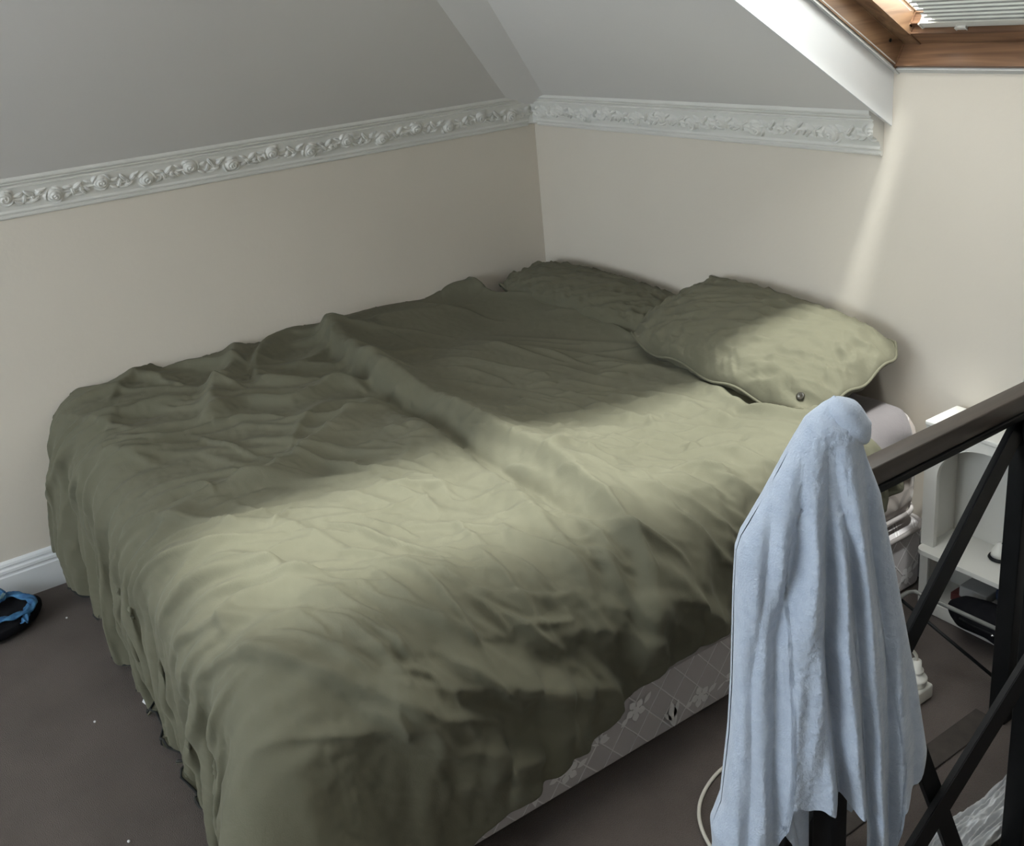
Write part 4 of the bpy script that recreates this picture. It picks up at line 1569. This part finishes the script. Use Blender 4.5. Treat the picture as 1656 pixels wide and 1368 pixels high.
# overhanging shelf with a rounded nose
bm = bmesh.new()
sy0, sy1 = NY - 0.032, yb - .007
pts = [(NX0 + .006, sy1)]
for k in range(7):
    a = math.radians(180 + 90 * k / 6)
    pts.append((NX0 + .006 + .02 + .02 * math.cos(a), sy0 + .02 + .02 * math.sin(a)))
for k in range(7):
    a = math.radians(270 + 90 * k / 6)
    pts.append((NX1 - .02 + .02 * math.cos(a), sy0 + .02 + .02 * math.sin(a)))
pts.append((NX1, sy1))
lo = [bm.verts.new((x, y, 0.193)) for x, y in pts]
hi = [bm.verts.new((x, y, 0.2055)) for x, y in pts]
bm.faces.new(lo[::-1])
bm.faces.new(hi)
for i in range(len(pts)):
    bm.faces.new((lo[i], lo[(i + 1) % len(pts)], hi[(i + 1) % len(pts)], hi[i]))
bm_obj('shelf', bm, M_nightwhite, ns)
box('shelf_fascia', (NX0 + .05, NY + .002, 0.168), (NX1 - .05, NY + .012, 0.1925), M_nightwhite, ns, .001)
box('bottom_board', (NX0 + t_, yi + .001, 0.030), (NX1 - t_, yb - .007, 0.040), M_nightwhite, ns, .001)
box('plinth', (NX0 + .030, NY, 0.002), (NX1 - .037, yi, 0.040), M_nightwhite, ns, .002)
adopt(ns)

# things in and on the shelf
o = box('book', (1.955, -0.128, 0.041), (2.16, -0.034, 0.060), M_maroon, None, .003)
tag(o, 'dark red book at the bottom of the stack in the bedside shelf', 'book')
o = box('notebook', (1.950, -0.130, 0.0605), (2.150, -0.036, 0.084), M_maroon, None, .003)
tag(o, 'dark red flat notebook lying between red book and grey box', 'book')
o = box('box', (1.975, -0.132, 0.0850), (2.052, -0.060, 0.118), M_grey_box, None, .003)
tag(o, 'small pale grey cardboard box lying on top of the dark red books', 'box')
o = box('carton', (2.060, -0.130, 0.0850), (2.125, -0.060, 0.106), M_grey_box, None, .004)
tag(o, 'flat grey carton to the right of the small grey box', 'box')
o = rounded_block('folded_cloth', 2.062, 2.14, -0.118, -0.062, 0.1065, 0.142, 0.015, 0.010, M_navy, None, 4, 0.003)
tag(o, 'dark navy folded cloth lying on the flat grey carton', 'cloth')

# black bag bulging out of the lower compartment
bm = bmesh.new()
bmesh.ops.create_uvsphere(bm, u_segments=56, v_segments=36, radius=1.0)
for vtx in bm.verts:
    x, y, z = vtx.co
    r_ = 1 + 0.06 * math.sin(5 * x + 2) * math.cos(4 * z) + 0.04 * math.sin(9 * x) * math.sin(6 * y)
    X_ = 2.095 + 0.125 * math.copysign(abs(x) ** 0.75, x) * r_
    Y_ = -0.186 + 0.044 * y * r_
    Z_ = 0.092 + 0.048 * math.copysign(abs(z) ** 0.9, z) * r_ * (1 - 0.45 * abs(x) ** 3) + 0.004 * math.sin(40 * X_)
    vtx.co = (X_ + 0.015, min(Y_, -0.140), max(Z_, 0.042))
bag = thing('bag', 'black zipped bag lying in front of the bottom of the white shelf', 'bag', (2.095, -0.213, 0.0))
bm_obj('bag_body', bm, M_blackcloth, bag, True)
zp = tube('zip', [(2.04, -0.227, 0.093), (2.08, -0.2315, 0.094), (2.12, -0.2325, 0.096), (2.16, -0.229, 0.098)], 0.0022, M_black, bag, 8)
M_steel = tex_mat('bright_steel', (0.6, 0.6, 0.6), (0.7, 0.7, 0.7), 30, 0.25, 0.1, 300, 0.0005, metal=1.0)
lathe('zip_pull', [(0.0, -0.003), (0.004, -0.002), (0.005, 0.0), (0.004, 0.002), (0.0, 0.003)], (2.135, -0.236, 0.097), M_steel, zp, 12)
adopt(bag)

# charger standing on the shelf inside the arch
ch = thing('charger', 'small white charger on a dark puck inside the arched opening', 'charger', (2.045, -0.075, 0.206))
lathe('dark_base', [(0.0, 0.0), (0.026, 0.0), (0.028, 0.003), (0.026, 0.007), (0.0, 0.008)], (2.045, -0.075, 0.2065), M_black, ch, 24)
lathe('white_body', [(0.0, 0.0), (0.022, 0.0), (0.020, 0.012), (0.010, 0.034), (0.004, 0.038), (0.0, 0.038)], (2.045, -0.075, 0.2148), M_whiteplastic, ch, 24)
tube('cable', smooth_path([(2.05, -0.075, 0.250), (2.075, -0.072, 0.275), (2.10, -0.07, 0.245), (2.13, -0.075, 0.215), (2.19, -0.09, 0.2115), (2.26, -0.06, 0.2115)], 6), 0.0035, M_rod, ch, 8)
adopt(ch)

# water bottle on top of the shelf unit
bt = thing('water_bottle', 'clear plastic water bottle with a blue label on the white shelf unit', 'bottle', (2.108, -0.085, 0.562))
M_pet = glass_mat('clear_plastic', (0.90, 0.95, 0.97), 0.12)
prof_b = [(0.0, 0.001), (0.026, 0.001), (0.0305, 0.006), (0.032, 0.020), (0.030, 0.028), (0.032, 0.036), (0.032, 0.135), (0.031, 0.150), (0.026, 0.172), (0.016, 0.190), (0.0135, 0.196),
          (0.0135, 0.206), (0.0, 0.207)]
lathe('bottle_body', prof_b, (2.108, -0.085, 0.5625), M_pet, bt, 36)
lathe('bottle_label', [(0.0325, 0.052), (0.0328, 0.052), (0.0328, 0.128), (0.0325, 0.128)], (2.108, -0.085, 0.5625), tex_mat('blue_bottle_label', (0.02, 0.16, 0.42), (0.10, 0.30, 0.60), 40, 0.3, 0.02, 50, 0.0005), bt, 36)
lathe('bottle_cap', [(0.0, 0.0), (0.0155, 0.0), (0.0158, 0.012), (0.014, 0.014), (0.0, 0.0145)], (2.108, -0.085, 0.7700), tex_mat('blue_cap', (0.03, 0.12, 0.35), (0.04, 0.15, 0.4), 40, 0.4, 0.02, 50, 0.0005), bt, 28)
adopt(bt)

# ------------------------------------------------------------------ power strip and cables on the carpet
ps = thing('power_strip', 'white power strip on the carpet behind the towel, with a round plug in it', 'power strip', (2.085, -0.56, 0.0))
box('strip_body', (2.060, -0.700, 0.002), (2.112, -0.430, 0.040), M_whiteplastic, ps, 0.006)
for k, y in enumerate((-0.66, -0.60, -0.54)):
    lathe('socket', [(0.0175, 0.0), (0.020, 0.0008), (0.0165, 0.0012), (0.0, 0.0009)], (2.086, y, 0.0402), M_whiteplastic, ps, 24)
pg = lathe('plug', [(0.0, 0.0), (0.0235, 0.0), (0.0245, 0.004), (0.0235, 0.012), (0.0265, 0.014), (0.027, 0.020), (0.0245, 0.024), (0.0165, 0.033), (0.0150, 0.036),
                    (0.0175, 0.038), (0.0175, 0.042), (0.0125, 0.045), (0.0115, 0.066), (0.0, 0.067)], (2.084, -0.462, 0.0405), M_whiteplastic, ps, 32)
tube('plug_cable', smooth_path([(2.084, -0.462, 0.105), (2.082, -0.463, 0.122), (2.074, -0.480, 0.142), (2.055, -0.52, 0.150), (2.03, -0.60, 0.120), (1.99, -0.70, 0.04), (1.97, -0.80, 0.006)], 6),
     0.0042, M_cream_cable, pg, 8)
adopt(ps)
cb = tube('power_cable', smooth_path([(2.06, -0.70, 0.02), (2.03, -0.78, 0.008), (1.99, -0.86, 0.0055), (1.965, -0.95, 0.005), (1.972, -1.02, 0.005), (2.005, -1.09, 0.005), (2.055, -1.135, 0.005),
                                     (2.13, -1.165, 0.005), (2.23, -1.19, 0.005), (2.33, -1.24, 0.005)], 8), 0.0042, M_cream_cable, None, 8)
tag(cb, 'thin off-white cable curving over the carpet to the left of the towel', 'cable')

# ------------------------------------------------------------------ crumpled white plastic sheet on the carpet, bottom right
nn = 110
xs = np.linspace(0, 1, nn)[:, None] + np.zeros((nn, nn))
ys = np.linspace(0, 1, nn)[None, :] + np.zeros((nn, nn))
f1 = fft_noise(128, 128, 0.006, 0.10, 0.35, 0.4, 91, 0.7)
f2 = fft_noise(128, 128, 0.006, 0.06, 0.10, 0.9, 92, 0.7)
Xw = 2.368 + xs * 0.104 + 0.006 * np.sin(ys * 14) * (1 - xs)
Yw = -0.98 + ys * 0.52 + 0.01 * np.sin(xs * 9)
Zw = 0.004 + 0.055 * sstep(xs, 0.0, 0.35) + (0.012 * ridged(f1[:nn, :nn]) + 0.004 * ridged(f2[:nn, :nn])) * sstep(xs, 0.0, 0.2)
Zw = np.maximum(Zw * (1 - 0.0 * ys), 0.003)
o = grid_obj('plastic_sheet', np.stack([Xw, Yw, Zw], -1), M_whitefabric)
so = o.modifiers.new('thickness', 'SOLIDIFY')
so.thickness = 0.002
so.offset = 1
tag(o, 'creased white plastic sheet lying on the carpet under the rack', 'sheet')

# ------------------------------------------------------------------ black slipper with blue band by the skirting
sl = thing('slipper', 'black padded slipper with a crumpled blue band, on the carpet by the skirting board', 'slipper', (0.17, -2.27, 0.0))
bm = bmesh.new()
bmesh.ops.create_uvsphere(bm, u_segments=48, v_segments=30, radius=1.0)
for vtx in bm.verts:
    x, y, z = vtx.co
    r_ = 1 + 0.03 * math.sin(6 * x + 3 * y)
    hollow = math.exp(-((x + .05) ** 2 + (y - 0.05) ** 2) / 0.22)
    Z_ = 0.034 + 0.033 * math.copysign(abs(z) ** 0.6, z) - (0.030 * hollow if z > 0 else 0)
    vtx.co = (0.155 + 0.120 * x * r_, -2.275 + 0.165 * y * r_, max(Z_, 0.002))
bm_obj('slipper_body', bm, M_blackcloth, sl, True)


def ribbon(name, pts, wd, mat, seed):
    pts = smooth_path(pts, 8)
    r = random.Random(seed)
    V, F = [], []
    n = len(pts)
    for i, p in enumerate(pts):
        t = (pts[min(i + 1, n - 1)] - pts[max(i - 1, 0)]).normalized()
        s_ = t.cross(Vector((0, 0, 1))).normalized()
        for k in range(7):
            a = (k / 6 - .5)
            V.append(p + s_ * wd * a + Vector((0, 0, 0.006 * math.cos(a * 3) + 0.0035 * math.sin(i * 0.9 + k * 1.1 + seed))))
    for i in range(n - 1):
        for k in range(6):
            a = i * 7 + k
            F.append((a, a + 1, a + 8, a + 7))
    o = mesh_obj(name, V, F, mat, sl, True)
    m_ = o.modifiers.new('thickness', 'SOLIDIFY')
    m_.thickness = 0.003
    return o


r1 = ribbon('band', [(0.075, -2.215, 0.066), (0.120, -2.170, 0.072), (0.175, -2.135, 0.066), (0.222, -2.150, 0.062), (0.240, -2.200, 0.066), (0.235, -2.255, 0.070), (0.232, -2.32, 0.070)], 0.028, M_blue, 1)
r2_ = ribbon('band', [(0.200, -2.150, 0.064), (0.245, -2.165, 0.055), (0.262, -2.175, 0.045)], 0.022, M_blue, 5)
r3 = ribbon('band', [(0.055, -2.25, 0.074), (0.085, -2.215, 0.085), (0.125, -2.215, 0.080), (0.140, -2.245, 0.074), (0.120, -2.275, 0.072)], 0.034, M_blue, 9)
r4 = ribbon('band_trim', [(0.122, -2.200, 0.088), (0.150, -2.225, 0.084), (0.152, -2.255, 0.080), (0.130, -2.29, 0.078)], 0.006, M_paleblue, 2)
adopt(sl)

# ------------------------------------------------------------------ specks
for (x, y, lab) in ((0.247, -2.06, 'white speck of lint on the carpet between slipper and bed'),
                    (0.821, -2.10, 'white speck of lint on the carpet beside the middle of the foot hem'),
                    (1.298, -2.13, 'white speck of lint on the carpet nearest the camera')):
    bm = bmesh.new()
    bmesh.ops.create_icosphere(bm, subdivisions=2, radius=0.0032)
    for vtx in bm.verts:
        vtx.co = Vector((x + vtx.co.x * 1.5, y + vtx.co.y, 0.0035 + vtx.co.z * 0.8 + 0.0006 * math.sin(900 * vtx.co.x)))
    tag(bm_obj('lint', bm, M_lint, None, True), lab, 'lint')
